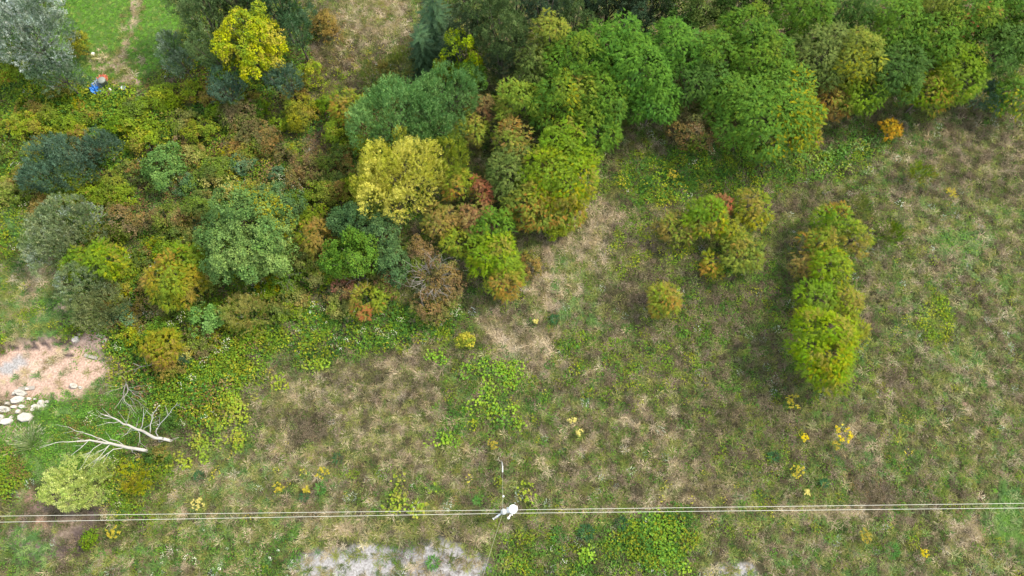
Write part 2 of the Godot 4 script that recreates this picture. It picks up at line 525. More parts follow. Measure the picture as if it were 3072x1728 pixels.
# ------------------------------------------------------------------ trees and shrubs
const PAL := {
	"silver": [Color(0.15, 0.20, 0.13, 1), Color(0.10, 0.15, 0.09, 1), Color(0.26, 0.31, 0.24, 0.5), Color(0.66, 0.70, 0.66, 0.7)],
	"silverthin": [Color(0.16, 0.21, 0.13, 1), Color(0.12, 0.19, 0.08, 1), Color(0.5, 0.55, 0.5, 0.3)],
	"greygreen": [Color(0.13, 0.19, 0.11, 1), Color(0.09, 0.14, 0.08, 1), Color(0.2, 0.26, 0.17, 0.4), Color(0.4, 0.44, 0.4, 0.08)],
	"darkteal": [Color(0.109, 0.160, 0.065, 1), Color(0.077, 0.119, 0.045, 1), Color(0.200, 0.265, 0.114, 0.5)],
	"teal": [Color(0.09, 0.15, 0.095, 1), Color(0.065, 0.115, 0.07, 1), Color(0.15, 0.22, 0.15, 0.5)],
	"bluegrey": [Color(0.42, 0.46, 0.41, 0.16), Color(0.179, 0.228, 0.110, 1), Color(0.135, 0.182, 0.083, 1), Color(0.287, 0.318, 0.164, 0.6), Color(0.539, 0.516, 0.292, 0.06)],
	"greydark": [Color(0.158, 0.187, 0.076, 1), Color(0.116, 0.142, 0.058, 1), Color(0.265, 0.284, 0.134, 0.5)],
	"green2": [Color(0.08, 0.15, 0.065, 1), Color(0.06, 0.115, 0.05, 1), Color(0.13, 0.20, 0.11, 0.6)],
	"yellowmaple": [Color(0.370, 0.367, 0.035, 1.2), Color(0.250, 0.299, 0.030, 1), Color(0.129, 0.203, 0.035, 0.55), Color(0.462, 0.348, 0.080, 0.3)],
	"lime": [Color(0.20, 0.26, 0.03, 1), Color(0.14, 0.21, 0.03, 1), Color(0.28, 0.27, 0.04, 0.5)],
	"gold": [Color(0.239, 0.227, 0.028, 1), Color(0.183, 0.185, 0.034, 1), Color(0.126, 0.160, 0.034, 0.6)],
	"yellow": [Color(0.46, 0.38, 0.07, 1), Color(0.36, 0.33, 0.06, 1), Color(0.22, 0.25, 0.05, 0.5)],
	"rustgold": [Color(0.203, 0.134, 0.045, 1), Color(0.234, 0.176, 0.045, 1), Color(0.125, 0.118, 0.036, 0.7)],
	"goldlime": [Color(0.189, 0.130, 0.037, 0.12), Color(0.183, 0.202, 0.028, 1), Color(0.140, 0.193, 0.028, 1), Color(0.211, 0.176, 0.038, 0.6)],
	"goldlime2": [Color(0.189, 0.130, 0.037, 0.12), Color(0.171, 0.210, 0.037, 1), Color(0.117, 0.180, 0.032, 1), Color(0.234, 0.240, 0.042, 0.6)],
	"olivegreen": [Color(0.10, 0.14, 0.035, 1), Color(0.13, 0.16, 0.045, 1), Color(0.075, 0.11, 0.03, 0.8)],
	"oliveyellow": [Color(0.19, 0.20, 0.06, 1), Color(0.13, 0.15, 0.045, 1), Color(0.26, 0.24, 0.08, 0.5)],
	"olivelime": [Color(0.21, 0.13, 0.035, 0.12), Color(0.15, 0.18, 0.035, 1), Color(0.11, 0.15, 0.03, 1), Color(0.21, 0.22, 0.04, 0.5)],
	"spruce": [Color(0.055, 0.100, 0.050, 1), Color(0.077, 0.130, 0.061, 0.8), Color(0.044, 0.075, 0.036, 0.6)],
	"darkspruce": [Color(0.044, 0.075, 0.038, 1), Color(0.061, 0.090, 0.045, 0.7)],
	"pine": [Color(0.086, 0.127, 0.045, 1), Color(0.115, 0.161, 0.060, 0.8), Color(0.057, 0.092, 0.035, 0.7)],
	"darkpine": [Color(0.057, 0.086, 0.040, 1), Color(0.075, 0.103, 0.050, 0.7)],
	"darkpine2": [Color(0.063, 0.103, 0.055, 1), Color(0.092, 0.138, 0.075, 0.8)],
	"blackpine": [Color(0.034, 0.052, 0.030, 1), Color(0.052, 0.069, 0.040, 0.6)],
	"deepgreen": [Color(0.053, 0.105, 0.024, 1), Color(0.074, 0.130, 0.028, 0.8), Color(0.042, 0.080, 0.020, 0.6)],
	"limemaple": [Color(0.206, 0.270, 0.020, 1), Color(0.146, 0.223, 0.020, 1), Color(0.310, 0.326, 0.030, 0.4)],
	"midgreen": [Color(0.135, 0.17, 0.025, 0.35), Color(0.085, 0.165, 0.025, 1), Color(0.110, 0.194, 0.034, 1), Color(0.060, 0.126, 0.025, 0.7)],
	"cottonwood": [Color(0.137, 0.255, 0.086, 1), Color(0.097, 0.193, 0.061, 0.8), Color(0.241, 0.370, 0.131, 0.8)],
	"willow": [Color(0.576, 0.536, 0.114, 1), Color(0.440, 0.441, 0.076, 1), Color(0.711, 0.631, 0.178, 0.7), Color(0.305, 0.316, 0.051, 0.5)],
	"willowgreen": [Color(0.228, 0.276, 0.044, 1), Color(0.156, 0.216, 0.039, 1), Color(0.324, 0.324, 0.055, 0.5)],
	"palewillow": [Color(0.464, 0.513, 0.175, 1), Color(0.348, 0.419, 0.112, 1), Color(0.609, 0.608, 0.275, 0.6), Color(0.217, 0.311, 0.075, 0.5)],
	"red": [Color(0.255, 0.071, 0.050, 1), Color(0.187, 0.057, 0.040, 1), Color(0.187, 0.114, 0.050, 0.5)],
	"rustred": [Color(0.24, 0.075, 0.04, 1), Color(0.19, 0.085, 0.045, 1), Color(0.19, 0.12, 0.045, 0.6)],
	"rust": [Color(0.230, 0.123, 0.060, 1), Color(0.170, 0.104, 0.050, 1), Color(0.196, 0.171, 0.060, 0.7)],
	"rustgreen": [Color(0.22, 0.13, 0.05, 1), Color(0.14, 0.14, 0.04, 1), Color(0.20, 0.18, 0.04, 0.7)],
	"green": [Color(0.135, 0.17, 0.025, 0.35), Color(0.075, 0.145, 0.022, 1), Color(0.095, 0.17, 0.025, 1), Color(0.055, 0.115, 0.022, 0.7)],
	"brightgreen": [Color(0.070, 0.155, 0.025, 1), Color(0.095, 0.184, 0.029, 1), Color(0.050, 0.121, 0.025, 0.7)],
	"limegreen": [Color(0.135, 0.17, 0.025, 0.35), Color(0.103, 0.177, 0.020, 1), Color(0.138, 0.205, 0.020, 0.8), Color(0.073, 0.140, 0.020, 0.7)],
	"limegold": [Color(0.185, 0.127, 0.035, 0.12), Color(0.143, 0.210, 0.020, 1), Color(0.106, 0.182, 0.020, 1), Color(0.197, 0.228, 0.025, 0.5)],
	"limegold2": [Color(0.142, 0.220, 0.015, 1), Color(0.104, 0.190, 0.015, 1), Color(0.199, 0.240, 0.020, 0.6)],
	"brownolive": [Color(0.14, 0.115, 0.055, 1), Color(0.11, 0.12, 0.04, 1), Color(0.20, 0.14, 0.08, 0.5)],
	"orange": [Color(0.36, 0.19, 0.03, 1), Color(0.30, 0.21, 0.03, 0.7)],
	"goldorange": [Color(0.194, 0.185, 0.024, 1), Color(0.149, 0.193, 0.024, 1), Color(0.220, 0.160, 0.028, 0.7)],
	"goldbrown": [Color(0.195, 0.143, 0.032, 1), Color(0.140, 0.126, 0.032, 1), Color(0.218, 0.118, 0.036, 0.5)],
	"ash": [Color(0.113, 0.190, 0.060, 1), Color(0.085, 0.151, 0.043, 1), Color(0.171, 0.243, 0.072, 0.6)],
	"ashlight": [Color(0.154, 0.232, 0.068, 1), Color(0.107, 0.178, 0.045, 0.8), Color(0.214, 0.285, 0.090, 0.6)],
	"darkgreen2": [Color(0.077, 0.134, 0.050, 1), Color(0.058, 0.104, 0.039, 1), Color(0.115, 0.183, 0.066, 0.4)],
	"darkteal2": [Color(0.069, 0.131, 0.048, 1), Color(0.055, 0.100, 0.036, 1), Color(0.110, 0.174, 0.065, 0.4)],
	"teal2": [Color(0.112, 0.200, 0.057, 1), Color(0.079, 0.151, 0.041, 1), Color(0.175, 0.258, 0.074, 0.5)],
	"redbrown": [Color(0.24, 0.11, 0.07, 1), Color(0.16, 0.09, 0.055, 1), Color(0.12, 0.13, 0.06, 0.6)],
	"brown": [Color(0.20, 0.13, 0.07, 1), Color(0.14, 0.10, 0.05, 1), Color(0.16, 0.14, 0.05, 0.6)],
	"rustbrown": [Color(0.209, 0.131, 0.060, 1), Color(0.142, 0.105, 0.050, 1), Color(0.152, 0.168, 0.050, 0.7)],
	"paleolive": [Color(0.310, 0.299, 0.099, 1), Color(0.230, 0.241, 0.066, 1), Color(0.368, 0.322, 0.110, 0.6)],
	"mint": [Color(0.130, 0.240, 0.063, 1), Color(0.100, 0.190, 0.045, 1), Color(0.190, 0.290, 0.099, 0.5)],
	"goldyellow": [Color(0.334, 0.313, 0.020, 1), Color(0.264, 0.276, 0.020, 1), Color(0.176, 0.221, 0.030, 0.5)]}
const ACC := {"orange": Color(0.25, 0.13, 0.035), "red": Color(0.26, 0.075, 0.04), "gold": Color(0.25, 0.215, 0.02), "yellow": Color(0.29, 0.27, 0.03), "rust": Color(0.20, 0.11, 0.045), "lime": Color(0.15, 0.215, 0.02)}
# spray form, sprays per square metre of lobe, spray size, lobe radius share, how far lobes rise, how upright sprays stand, colour spread
const FORM := {
	"sumac": ["frond", 42.0, 0.27, 0.34, 0.5, 0.35, 0.25], "maple": ["broad", 38.0, 0.265, 0.28, 0.6, 0.5, 0.27], "poplar": ["twig", 48.0, 0.33, 0.30, 0.7, 1.3, 0.3], "plume": ["twig", 56.0, 0.33, 0.29, 0.9, 1.5, 0.24],
	"pine": ["needle", 34.0, 0.42, 0.26, 0.6, 0.7, 0.25], "spruce": ["bough", 0.0, 0.6, 0.3, 0.5, 0.0, 0.22], "shrub": ["broad", 44.0, 0.215, 0.30, 0.5, 0.6, 0.32], "fine": ["twig", 44.0, 0.28, 0.30, 0.6, 1.2, 0.28]}

func make_sprays() -> void:
	for q in ["frond", "broad", "twig", "needle", "bough"]:
		sprays[q] = []
		for i in 5:
			var v := PackedVector3Array()
			match q:
				"frond": # a drooping compound leaf along +z, unit long
					for k in 5:
						var t := 0.15 + k * 0.19
						var p := Vector3(rng.randf_range(-0.02, 0.02), 0.10 * t - 0.42 * t * t, t)
						for s in [-1.0, 1.0]:
							if k == 4 and s > 0: continue
							leaf(v, p, Vector3(s * rng.randf_range(0.75, 1.0) if k < 4 else 0.0, rng.randf_range(-0.45, 0.05), rng.randf_range(0.3, 0.7)).normalized(), Vector3(0, 1, rng.randf_range(0.0, 0.5)).normalized(), rng.randf_range(0.26, 0.40) * (1.0 - 0.3 * absf(t - 0.4)), 0.19)
				"broad": # a twig end with broad leaves
					for k in 7:
						var a := rng.randf() * TAU
						leaf(v, dir(a, rng.randf_range(-0.2, 1.0)) * rng.randf_range(0.05, 0.38), dir(a + rng.randf_range(-0.7, 0.7), rng.randf_range(-0.6, 0.4)), dir(rng.randf() * TAU, rng.randf_range(0.7, 1.5)), rng.randf_range(0.38, 0.58), rng.randf_range(0.28, 0.42))
				"twig": # narrow leaves up a rising shoot
					for k in 10:
						var a := k * 2.4 + rng.randf()
						var h := k * 0.095
						leaf(v, Vector3(0, h, 0), dir(a, rng.randf_range(-0.1, 0.9)), dir(a + 1.6, rng.randf_range(-0.4, 0.6)), rng.randf_range(0.26, 0.42), 0.14)
				"needle": # a puff of needle clusters
					for k in 12:
						leaf(v, dir(rng.randf() * TAU, rng.randf_range(0, 1.2)) * 0.18, dir(rng.randf() * TAU, rng.randf_range(-0.1, 1.3)), dir(rng.randf() * TAU, 0.3), rng.randf_range(0.3, 0.48), 0.10)
				"bough": # a flat spruce bough along +z
					for k in 7:
						var t := k * 0.14
						for s in [-1.0, 1.0]:
							leaf(v, Vector3(0, -0.10 * t, t), Vector3(s, rng.randf_range(-0.35, 0.15), rng.randf_range(0.5, 1.0)).normalized(), Vector3.UP, 0.40 * (1.1 - t), 0.12)
			sprays[q].append(v)

func plant(called: String, label: String, category: String, group: String, x: float, z: float, cy: float, r: Vector3, kind: String, pal_name: String, acc := "", acc_dir := 0.0, acc_amount := 0.0) -> void:
	var f: Array = FORM[kind]
	var pal: Array = PAL[pal_name]
	var gy := ground(x, z)
	var o := base(called, Vector3(x, gy, z))
	tag(o, label, category, group)
	var c := Vector3(0, cy, 0)
	var v := PackedVector3Array()
	var col := PackedColorArray()
	var limbs := []
	var mean := (r.x + r.z) * 0.5
	var away := Vector3(cos(acc_dir), 0.0, sin(acc_dir))
	if kind == "spruce":
		var whorls := int(maxf(7.0, r.y * 2 / 0.32))
		for k in whorls:
			var t := float(k) / whorls
			var reach := pow(1.0 - t, 0.6) * 0.97 + 0.05
			var n := int(maxf(5.0, 15.0 * reach * minf(1.0, mean)))
			var tone := pick(pal)
			for i in n:
				var a := TAU * (i + rng.randf_range(-0.3, 0.3)) / n + k * 0.7
				var d := Vector3(cos(a), 0, sin(a))
				var len := reach * rng.randf_range(0.8, 1.12)
				var tip := Vector3(d.x * r.x, 0, d.z * r.z) * len
				var y := c.y - r.y + t * r.y * 2.0
				var steps := int(maxf(1.0, ceil(tip.length() / 0.45)))
				for s in steps:
					var p := tip * (float(s) / steps) + Vector3(0, y - 0.25 * tip.length() * s / steps, 0)
					var b := Basis.looking_at(-(d + Vector3(rng.randf_range(-0.3, 0.3), rng.randf_range(-0.3, 0.1), rng.randf_range(-0.3, 0.3))), Vector3.UP).scaled(Vector3.ONE * rng.randf_range(0.5, 0.75))
					var sp: PackedVector3Array = sprays["bough"][rng.randi() % 5]
					v.append_array(Transform3D(b, p) * sp)
					tint_spray(col, sp.size(), vary(tone.lerp(pick(pal), 0.5), f[6]))
		var st := begin()
		tube(st, [Vector3(0, -0.2, 0), Vector3(0, c.y, 0), Vector3(0, c.y + r.y * 0.95, 0)], 0.05 + r.y * 0.03, 0.02)
		put("trunk", done(st), bark_mat, o)
		put("crown", tri_mesh(v, col), leaf_mat, o)
		return
	# lobes of foliage over an ellipsoid
	var lobes := [[c - Vector3(0, r.y * 0.1, 0), Vector3(r.x, r.y, r.z) * (0.4 if kind == "plume" else 0.56), pick(pal)]]
	var n_lobes := int(clampf(8.0 + mean * 8.0, 9.0, 34.0))
	var hole := -0.10 if kind == "plume" or kind == "maple" else (-0.3 if kind == "pine" or kind == "sumac" else -0.17)
	var odd := rng.randf() * 500.0
	for i in n_lobes:
		var a := i * 2.399 + rng.randf_range(-0.5, 0.5)
		var e := asin(clampf(lerpf(-0.25, 1.0, (i + 0.5) / n_lobes), -1.0, 1.0))
		var d := dir(a, e)
		var k: float = f[3] * rng.randf_range(0.6, 1.4)
		var reach: float = (1.0 + (0.24 if kind == "sumac" else 0.42) * warp.get_noise_2d(cos(a) * 7.0 + odd, sin(a) * 7.0 - odd)) * rng.randf_range(0.78, 1.12) - k * 0.7
		var p := c + Vector3(d.x * r.x, d.y * r.y, d.z * r.z) * reach
		var rad := Vector3(1, lerpf(0.9, 1.35, f[4]) * (1.5 if kind == "plume" else 1.0), 1) * k * mean
		lobes.append([p, rad, pick(pal)])
		if i % 2 == 0:
			limbs.append(p)
	var loose := kind == "shrub" or kind == "fine"
	for li in lobes.size():
		var lc: Vector3 = lobes[li][0]
		var lr: Vector3 = lobes[li][1]
		var tone: Color = lobes[li][2]
		var rr := lr.x * lr.x
		var n := int(4.0 * PI * rr * f[1] * 0.8 * (0.55 if li == 0 else 1.0))
		for i in n:
			var d := dir(rng.randf() * TAU, asin(rng.randf_range(-0.45, 1.0)))
			var p := lc + Vector3(d.x * lr.x, d.y * lr.y, d.z * lr.z) * rng.randf_range(0.72, 1.18)
			var buried := false
			for lj in lobes.size():
				if lj != li:
					var q: Vector3 = (p - lobes[lj][0]) / lobes[lj][1]
					if q.length_squared() < 0.62:
						buried = true
						break
			var edge := Vector2((p.x - c.x) / r.x, (p.z - c.z) / r.z).length()
			if buried and rng.randf() < 0.9 or p.y < 0.05 or loose and rng.randf() < 0.8 * soft(0.55, 1.2, edge):
				continue
			if gaps.get_noise_3d(x + p.x, p.y * 0.7, z + p.z) < hole and rng.randf() < 0.85:
				continue
			var out := ((p - c) / r).normalized()
			var t := (d * 0.6 + out + Vector3(0, f[5], 0)).normalized()
			var b: Basis
			var size: float = f[2] * rng.randf_range(0.75, 1.25)
			if f[0] == "frond":
				var h := Vector3(d.x + out.x * 0.6, 0.3, d.z + out.z * 0.6) + Vector3(rng.randf_range(-1.5, 1.5), rng.randf_range(-0.6, 0.7), rng.randf_range(-1.5, 1.5))
				b = Basis.looking_at(-h.normalized(), (t + Vector3(0, 0.4, 0)).normalized()).scaled(Vector3.ONE * size)
			else:
				var y := (t + Vector3(rng.randf_range(-0.4, 0.4), rng.randf_range(-0.2, 0.3), rng.randf_range(-0.4, 0.4))).normalized()
				var s := y.cross(dir(rng.randf() * TAU, 0.1)).normalized()
				b = Basis(s, y, s.cross(y)).scaled(Vector3.ONE * size)
			var sp: PackedVector3Array = sprays[f[0]][rng.randi() % 5]
			v.append_array(Transform3D(b, p) * sp)
			var k := tone.lerp(pick(pal), 0.5)
			if acc:
				var side := (p - c).dot(away) / mean
				if rng.randf() < acc_amount * soft(-0.1, 0.85, side + 0.35 * fine.get_noise_3d((x + p.x) * 2.0, p.y * 2.0, (z + p.z) * 2.0)):
					k = k.lerp(ACC[acc], rng.randf_range(0.6, 1.0))
			var drift := gaps.get_noise_3d((x + p.x) * 0.55 + 200.0, p.y * 0.5, (z + p.z) * 0.55)
			if loose or pal_name.begins_with("gold") or pal_name.begins_with("lime") or pal_name.begins_with("rust"):
				if drift > 0.05 and rng.randf() < 0.75:
					k = k.lerp(Color(0.13, 0.19, 0.03), minf(0.75, (drift - 0.05) * 4.0))
				elif drift < -0.19 and rng.randf() < 0.75:
					k = k.lerp(Color(0.22, 0.15, 0.05), minf(0.6, (-0.19 - drift) * 3.5))
			tint_spray(col, sp.size(), vary(k, f[6]))
	var st := begin()
	var thick := 0.03 + cy * 0.022
	if kind == "shrub" or kind == "fine" or called.ends_with("shrub"):
		for i in mini(6, limbs.size()):
			tube(st, [Vector3(limbs[i].x * 0.1, -0.1, limbs[i].z * 0.1), limbs[i] * 0.5 + Vector3(0, 0.05, 0), limbs[i]], 0.022, 0.007, 5)
		put("stem", done(st), bark_mat, o)
	else:
		var fork := Vector3(rng.randf_range(-0.1, 0.1), cy * 0.45, rng.randf_range(-0.1, 0.1))
		tube(st, [Vector3(0, -0.2, 0), fork * 0.5, fork, Vector3(fork.x, cy + r.y * 0.4, fork.z)], thick, thick * 0.3, 7)
		for p in limbs:
			tube(st, [fork.lerp(Vector3(fork.x, cy, fork.z), rng.randf() * 0.7), fork.lerp(p, 0.6) + Vector3(0, 0.1, 0), p], thick * 0.45, 0.012, 5)
		put("trunk", done(st), bark_mat, o)
	put("crown", tri_mesh(v, col), leaf_mat, o)

func tint_spray(col: PackedColorArray, n: int, k: Color) -> void:
	var a := PackedColorArray()
	var m := n / 6 * 3
	a.resize(m)
	a.fill(k)
	col.append_array(a)
	a.resize(n - m)
	a.fill(Color(k.r * 0.84, k.g * 0.86, k.b * 0.9))
	col.append_array(a)

# ------------------------------------------------------------------ single plants of the field
func goldenrod(label: String, x: float, z: float, r: float) -> void:
	var o := base("goldenrod", Vector3(x, ground(x, z), z))
	tag(o, label, "wildflower", "goldenrod clumps in the field")
	var pale := label.contains("pale") or label.contains("faint")
	var dull := label.contains("dull")
	var hollow := label.contains("ring")
	var bloom := Color(0.50, 0.42, 0.12) if pale else (Color(0.28, 0.22, 0.03) if dull else (Color(0.50, 0.38, 0.01) if label.contains("bright") else Color(0.36, 0.29, 0.03)))
	var v := PackedVector3Array()
	var c := PackedColorArray()
	var w := PackedVector3Array()
	var n := int(10 + r * r * 60)
	for i in n:
		var a := rng.randf() * TAU
		var q := sqrt(rng.randf_range(0.32 if hollow else 0.0, 1.0)) * r
		var p := Vector3(cos(a) * q, 0, sin(a) * q)
		var tip := p + Vector3(rng.randf_range(-0.1, 0.1), rng.randf_range(0.55, 0.9), rng.randf_range(-0.1, 0.1))
		for k in 4:
			leaf(w, p.lerp(tip, 0.3 + 0.12 * k), dir(rng.randf() * TAU, 0.3), Vector3.UP, 0.14, 0.035)
		for k in 9:
			leaf(v, tip - Vector3(0, rng.randf() * 0.22, 0) + dir(rng.randf() * TAU, 0) * rng.randf() * 0.06, dir(rng.randf() * TAU, rng.randf_range(-0.1, 0.7)), dir(rng.randf() * TAU, 1.2), 0.09, 0.055)
	shade(c, v.size(), bloom, 0.18)
	put("flowers", tri_mesh(v, c), leaf_mat, o)
	var g := PackedColorArray()
	shade(g, w.size(), Color(0.10, 0.16, 0.035), 0.25)
	put("leaves", tri_mesh(w, g), leaf_mat, o)

func herb_tuft(label: String, x: float, z: float, r: float) -> void:
	var o := base("herb_tuft", Vector3(x, ground(x, z), z))
	tag(o, label, "wild plant", "green tufts in the field")
	var col := Color(0.05, 0.13, 0.05) if label.contains("dark") or label.contains("blue") else Color(0.09, 0.22, 0.045)
	var v := PackedVector3Array()
	var c := PackedColorArray()
	for i in int(50 + r * r * 500):
		var a := rng.randf() * TAU
		var q := sqrt(rng.randf()) * r * 0.75
		var p := Vector3(cos(a) * q, rng.randf_range(0.05, 0.3), sin(a) * q)
		leaf(v, p, dir(a + rng.randf_range(-0.6, 0.6), rng.randf_range(0.1, 1.1)), Vector3.UP, rng.randf_range(0.18, 0.34), 0.05, true)
	shade(c, v.size(), col, 0.3)
	put("leaves", tri_mesh(v, c), leaf_mat, o)

func plume_grass(label: String, x: float, z: float, r: float) -> void:
	var v := PackedVector3Array()
	var c := PackedColorArray()
	for i in 150:
		var a := rng.randf() * TAU
		var d := (dir(a, rng.randf_range(0.6, 1.4)) + Vector3(0.1, 0, -0.35)).normalized()
		var p := Vector3(cos(a), 0, sin(a)) * rng.randf() * 0.45
		var t := p + d * rng.randf_range(0.9, 1.6)
		var s := d.cross(Vector3.UP).normalized() * 0.014
		v.append_array([p - s, p + s, t])
		shade(c, v.size(), Color(0.20, 0.24, 0.10), 0.3)
		if i % 2:
			leaf(v, t - d * 0.35, (d + Vector3(0.1, -0.15, 0)).normalized(), Vector3.UP, 0.34, 0.035, true)
			shade(c, v.size(), Color(0.42, 0.40, 0.30), 0.25)
	var o := base("plume_grass", Vector3(x, ground(x, z), z))
	tag(o, label, "ornamental grass")
	put("leaves", tri_mesh(v, c), leaf_mat, o)

func white_flowers() -> void:
	var spots := [[-24.26, -12.5, 0.37], [-23.61, -12.64, 0.21], [-22.37, -12, 0.48], [-25.95, -10.4, 0.26], [-18.83, -10.4, 0.37], [-24.66, -11.21, 0.32], [-20.16, -9.33, 0.21], [-20.77, -8.11, 0.18], [-19.3, -9.91, 0.18], [-17.19, -14.47, 0.7], [-14.9, -15.99, 0.41], [-13.09, -13.06, 0.4], [-14.08, -11.32, 0.21], [-9.84, -11.4, 0.32], [-8.82, -11.13, 0.19], [-8.05, -11.18, 0.24], [-7.35, -11.95, 0.27], [-3.91, -12.7, 0.43], [-22.59, -5.85, 0.51], [-27.04, -5.62, 0.36], [-21.09, -5.22, 0.25], [-24.92, -3, 0.3], [-24.4, -0.51, 0.25], [-24.86, 0.3, 0.27], [-15.72, -22.03, 1.02], [-34.67, -20.94, 0.56], [14.53, -24.91, 0.29], [13.16, -24.1, 0.23], [25.56, -23.3, 0.29]]
	var form := flower_tuft(Color(0.50, 0.48, 0.36), 9, 0.06, 0.8, 0.18)
	var where := []
	var tint := PackedColorArray()
	for e in spots:
		for i in int(2 + e[2] * e[2] * 12):
			var a := rng.randf() * TAU
			var q: float = sqrt(rng.randf()) * e[2]
			var x: float = e[0] + cos(a) * q
			var z: float = e[1] + sin(a) * q
			where.append(Transform3D(Basis(Vector3.UP, rng.randf() * TAU).scaled(Vector3.ONE * rng.randf_range(0.7, 1.2)), Vector3(x, ground(x, z) + 0.25, z)))
			tint.append(vary(Color(0.95, 0.95, 0.92), 0.08))
	scatter("white_wildflower_foliage", "creamy white flower heads dotted along the edge of the scrub", form, where, tint, leaf_mat)

func rock(label: String, x: float, z: float, rx: float, rz: float, h: float) -> void:
	var o := base("rock", Vector3(x, ground(x, z), z))
	tag(o, label, "rock", "pale stones by the pink sand")
	var st := begin()
	st.set_smooth_group(-1)
	var rings := [[1.0, -0.15], [1.06, 0.4], [1.0, 0.82], [0.84, 1.0], [0.0, 1.0]]
	var sides := 7
	var tilt := Vector2(rng.randf_range(-0.5, 0.5), rng.randf_range(-0.5, 0.5))
	var p := []
	for q in rings:
		var ring := []
		for k in sides:
			var a := TAU * k / sides
			var j: float = (0.85 + 0.3 * absf(sin(k * 2.3 + x * 9.0))) * (1.0 + rng.randf_range(-0.05, 0.05))
			ring.append(Vector3(cos(a) * rx * 0.85 * q[0] * j, h * (q[1] * (1.0 + tilt.x * cos(a) + tilt.y * sin(a)) + rng.randf_range(-0.04, 0.04)), sin(a) * rz * 0.85 * q[0] * j))
		p.append(ring)
	for i in rings.size() - 1:
		for k in sides:
			var k2 := (k + 1) % sides
			for q in [p[i][k], p[i + 1][k2], p[i + 1][k], p[i][k], p[i][k2], p[i + 1][k2]]:
				st.add_vertex(q)
	o.rotation.y = rng.randf_range(-0.3, 0.3)
	var m := mat(Color(0.68, 0.65, 0.58) * rng.randf_range(0.85, 1.08), 0.9)
	m.albedo_texture = tile_tex
	m.uv1_triplanar = true
	m.uv1_scale = Vector3.ONE * 0.8
	put("stone", done(st), m, o)

func plank(label: String, a: Vector2, b: Vector2, w: float) -> void:
	var m := (a + b) / 2
	var o := base("plank", Vector3(m.x, ground(m.x, m.y) + 0.08, m.y))
	tag(o, label, "plank")
	o.rotation.y = -(b - a).angle()
	o.rotation.z = 0.04
	var st := begin()
	box(st, Vector3.ZERO, Vector3((b - a).length(), 0.05, w * 1.6), Basis.IDENTITY, 0.01)
	var wood := mat(Color(0.42, 0.38, 0.33), 0.85)
	wood.albedo_texture = tile_tex
	wood.uv1_triplanar = true
	wood.uv1_scale = Vector3(0.6, 4, 4)
	put("board", done(st), wood, o)

func dead_tree(called: String, label: String, trunk: Array, limbs: Array) -> void:
	var foot: Vector3 = trunk[0][0]
	var o := base(called, Vector3(foot.x, ground(foot.x, foot.z), foot.z))
	tag(o, label, "dead tree" if called == "dead_tree" else "dead bush")
	var off := Vector3(foot.x, 0, foot.z)
	var m := dead_mat if called == "dead_tree" else grey_twig
	var st := begin()
	var p := [Vector3(0, -0.2, 0)] if foot.y < 0.5 else [Vector3(0.75, -0.2, 0.15)]
	for q in trunk[0]:
		p.append(q - off)
	tube(st, crook(p), trunk[1] * 0.64, trunk[2] * 0.6, 9)
	put("trunk", done(st), m, o)
	for l in limbs:
		st = begin()
		p = []
		for q in l[0]:
			p.append(q - off)
		tube(st, crook(p), l[1] * 0.6, l[2] * 0.6, 6)
		put("branch", done(st), m, o)
		for k in 2:
			var s: Vector3 = p[0].lerp(p[-1], rng.randf_range(0.35, 0.85))
			var d: Vector3 = (p[-1] - p[0]).normalized() + Vector3(rng.randf_range(-0.8, 0.8), rng.randf_range(-0.2, 0.5), rng.randf_range(-0.8, 0.8))
			var near: Vector3 = p[mini(p.size() - 1, 1)]
			if p.size() > 2:
				s = near.lerp(p[2], rng.randf())
			st = begin()
			tube(st, crook([s, s + d * 0.3, s + d * rng.randf_range(0.4, 0.75)]), l[1] * 0.25, 0.004, 5)
			put("twig", done(st), m, o)

var grey_twig: StandardMaterial3D

func crook(p: Array) -> Array:
	# more points along a limb, each a little off the line
	var out := [p[0]]
	for i in range(1, p.size()):
		var d: float = p[i].distance_to(p[i - 1])
		for k in 2:
			out.append(p[i - 1].lerp(p[i], (k + 1) / 3.0) + Vector3(rng.randf_range(-1, 1), rng.randf_range(-1, 1), rng.randf_range(-1, 1)) * d * 0.045)
		out.append(p[i])
	return out

# ------------------------------------------------------------------ pole and wires
func wire(called: String, label: String, p: Array, sag: float, r: float, m: Material, foot_at := 2) -> void:
	var o := base(called, Vector3(p[foot_at].x, 0, p[foot_at].z))
	tag(o, label, "wire")
	var off := Vector3(p[foot_at].x, 0, p[foot_at].z)
	var pts := []
	for i in p.size() - 1:
		var n := 10
		for k in n:
			var t := float(k) / n
			pts.append(p[i].lerp(p[i + 1], t) - off - Vector3(0, sag * 4.0 * t * (1.0 - t), 0))
	pts.append(p[-1] - off)
	var st := begin()
	tube(st, pts, r, r, 6)
	put("cable", done(st), m, o)

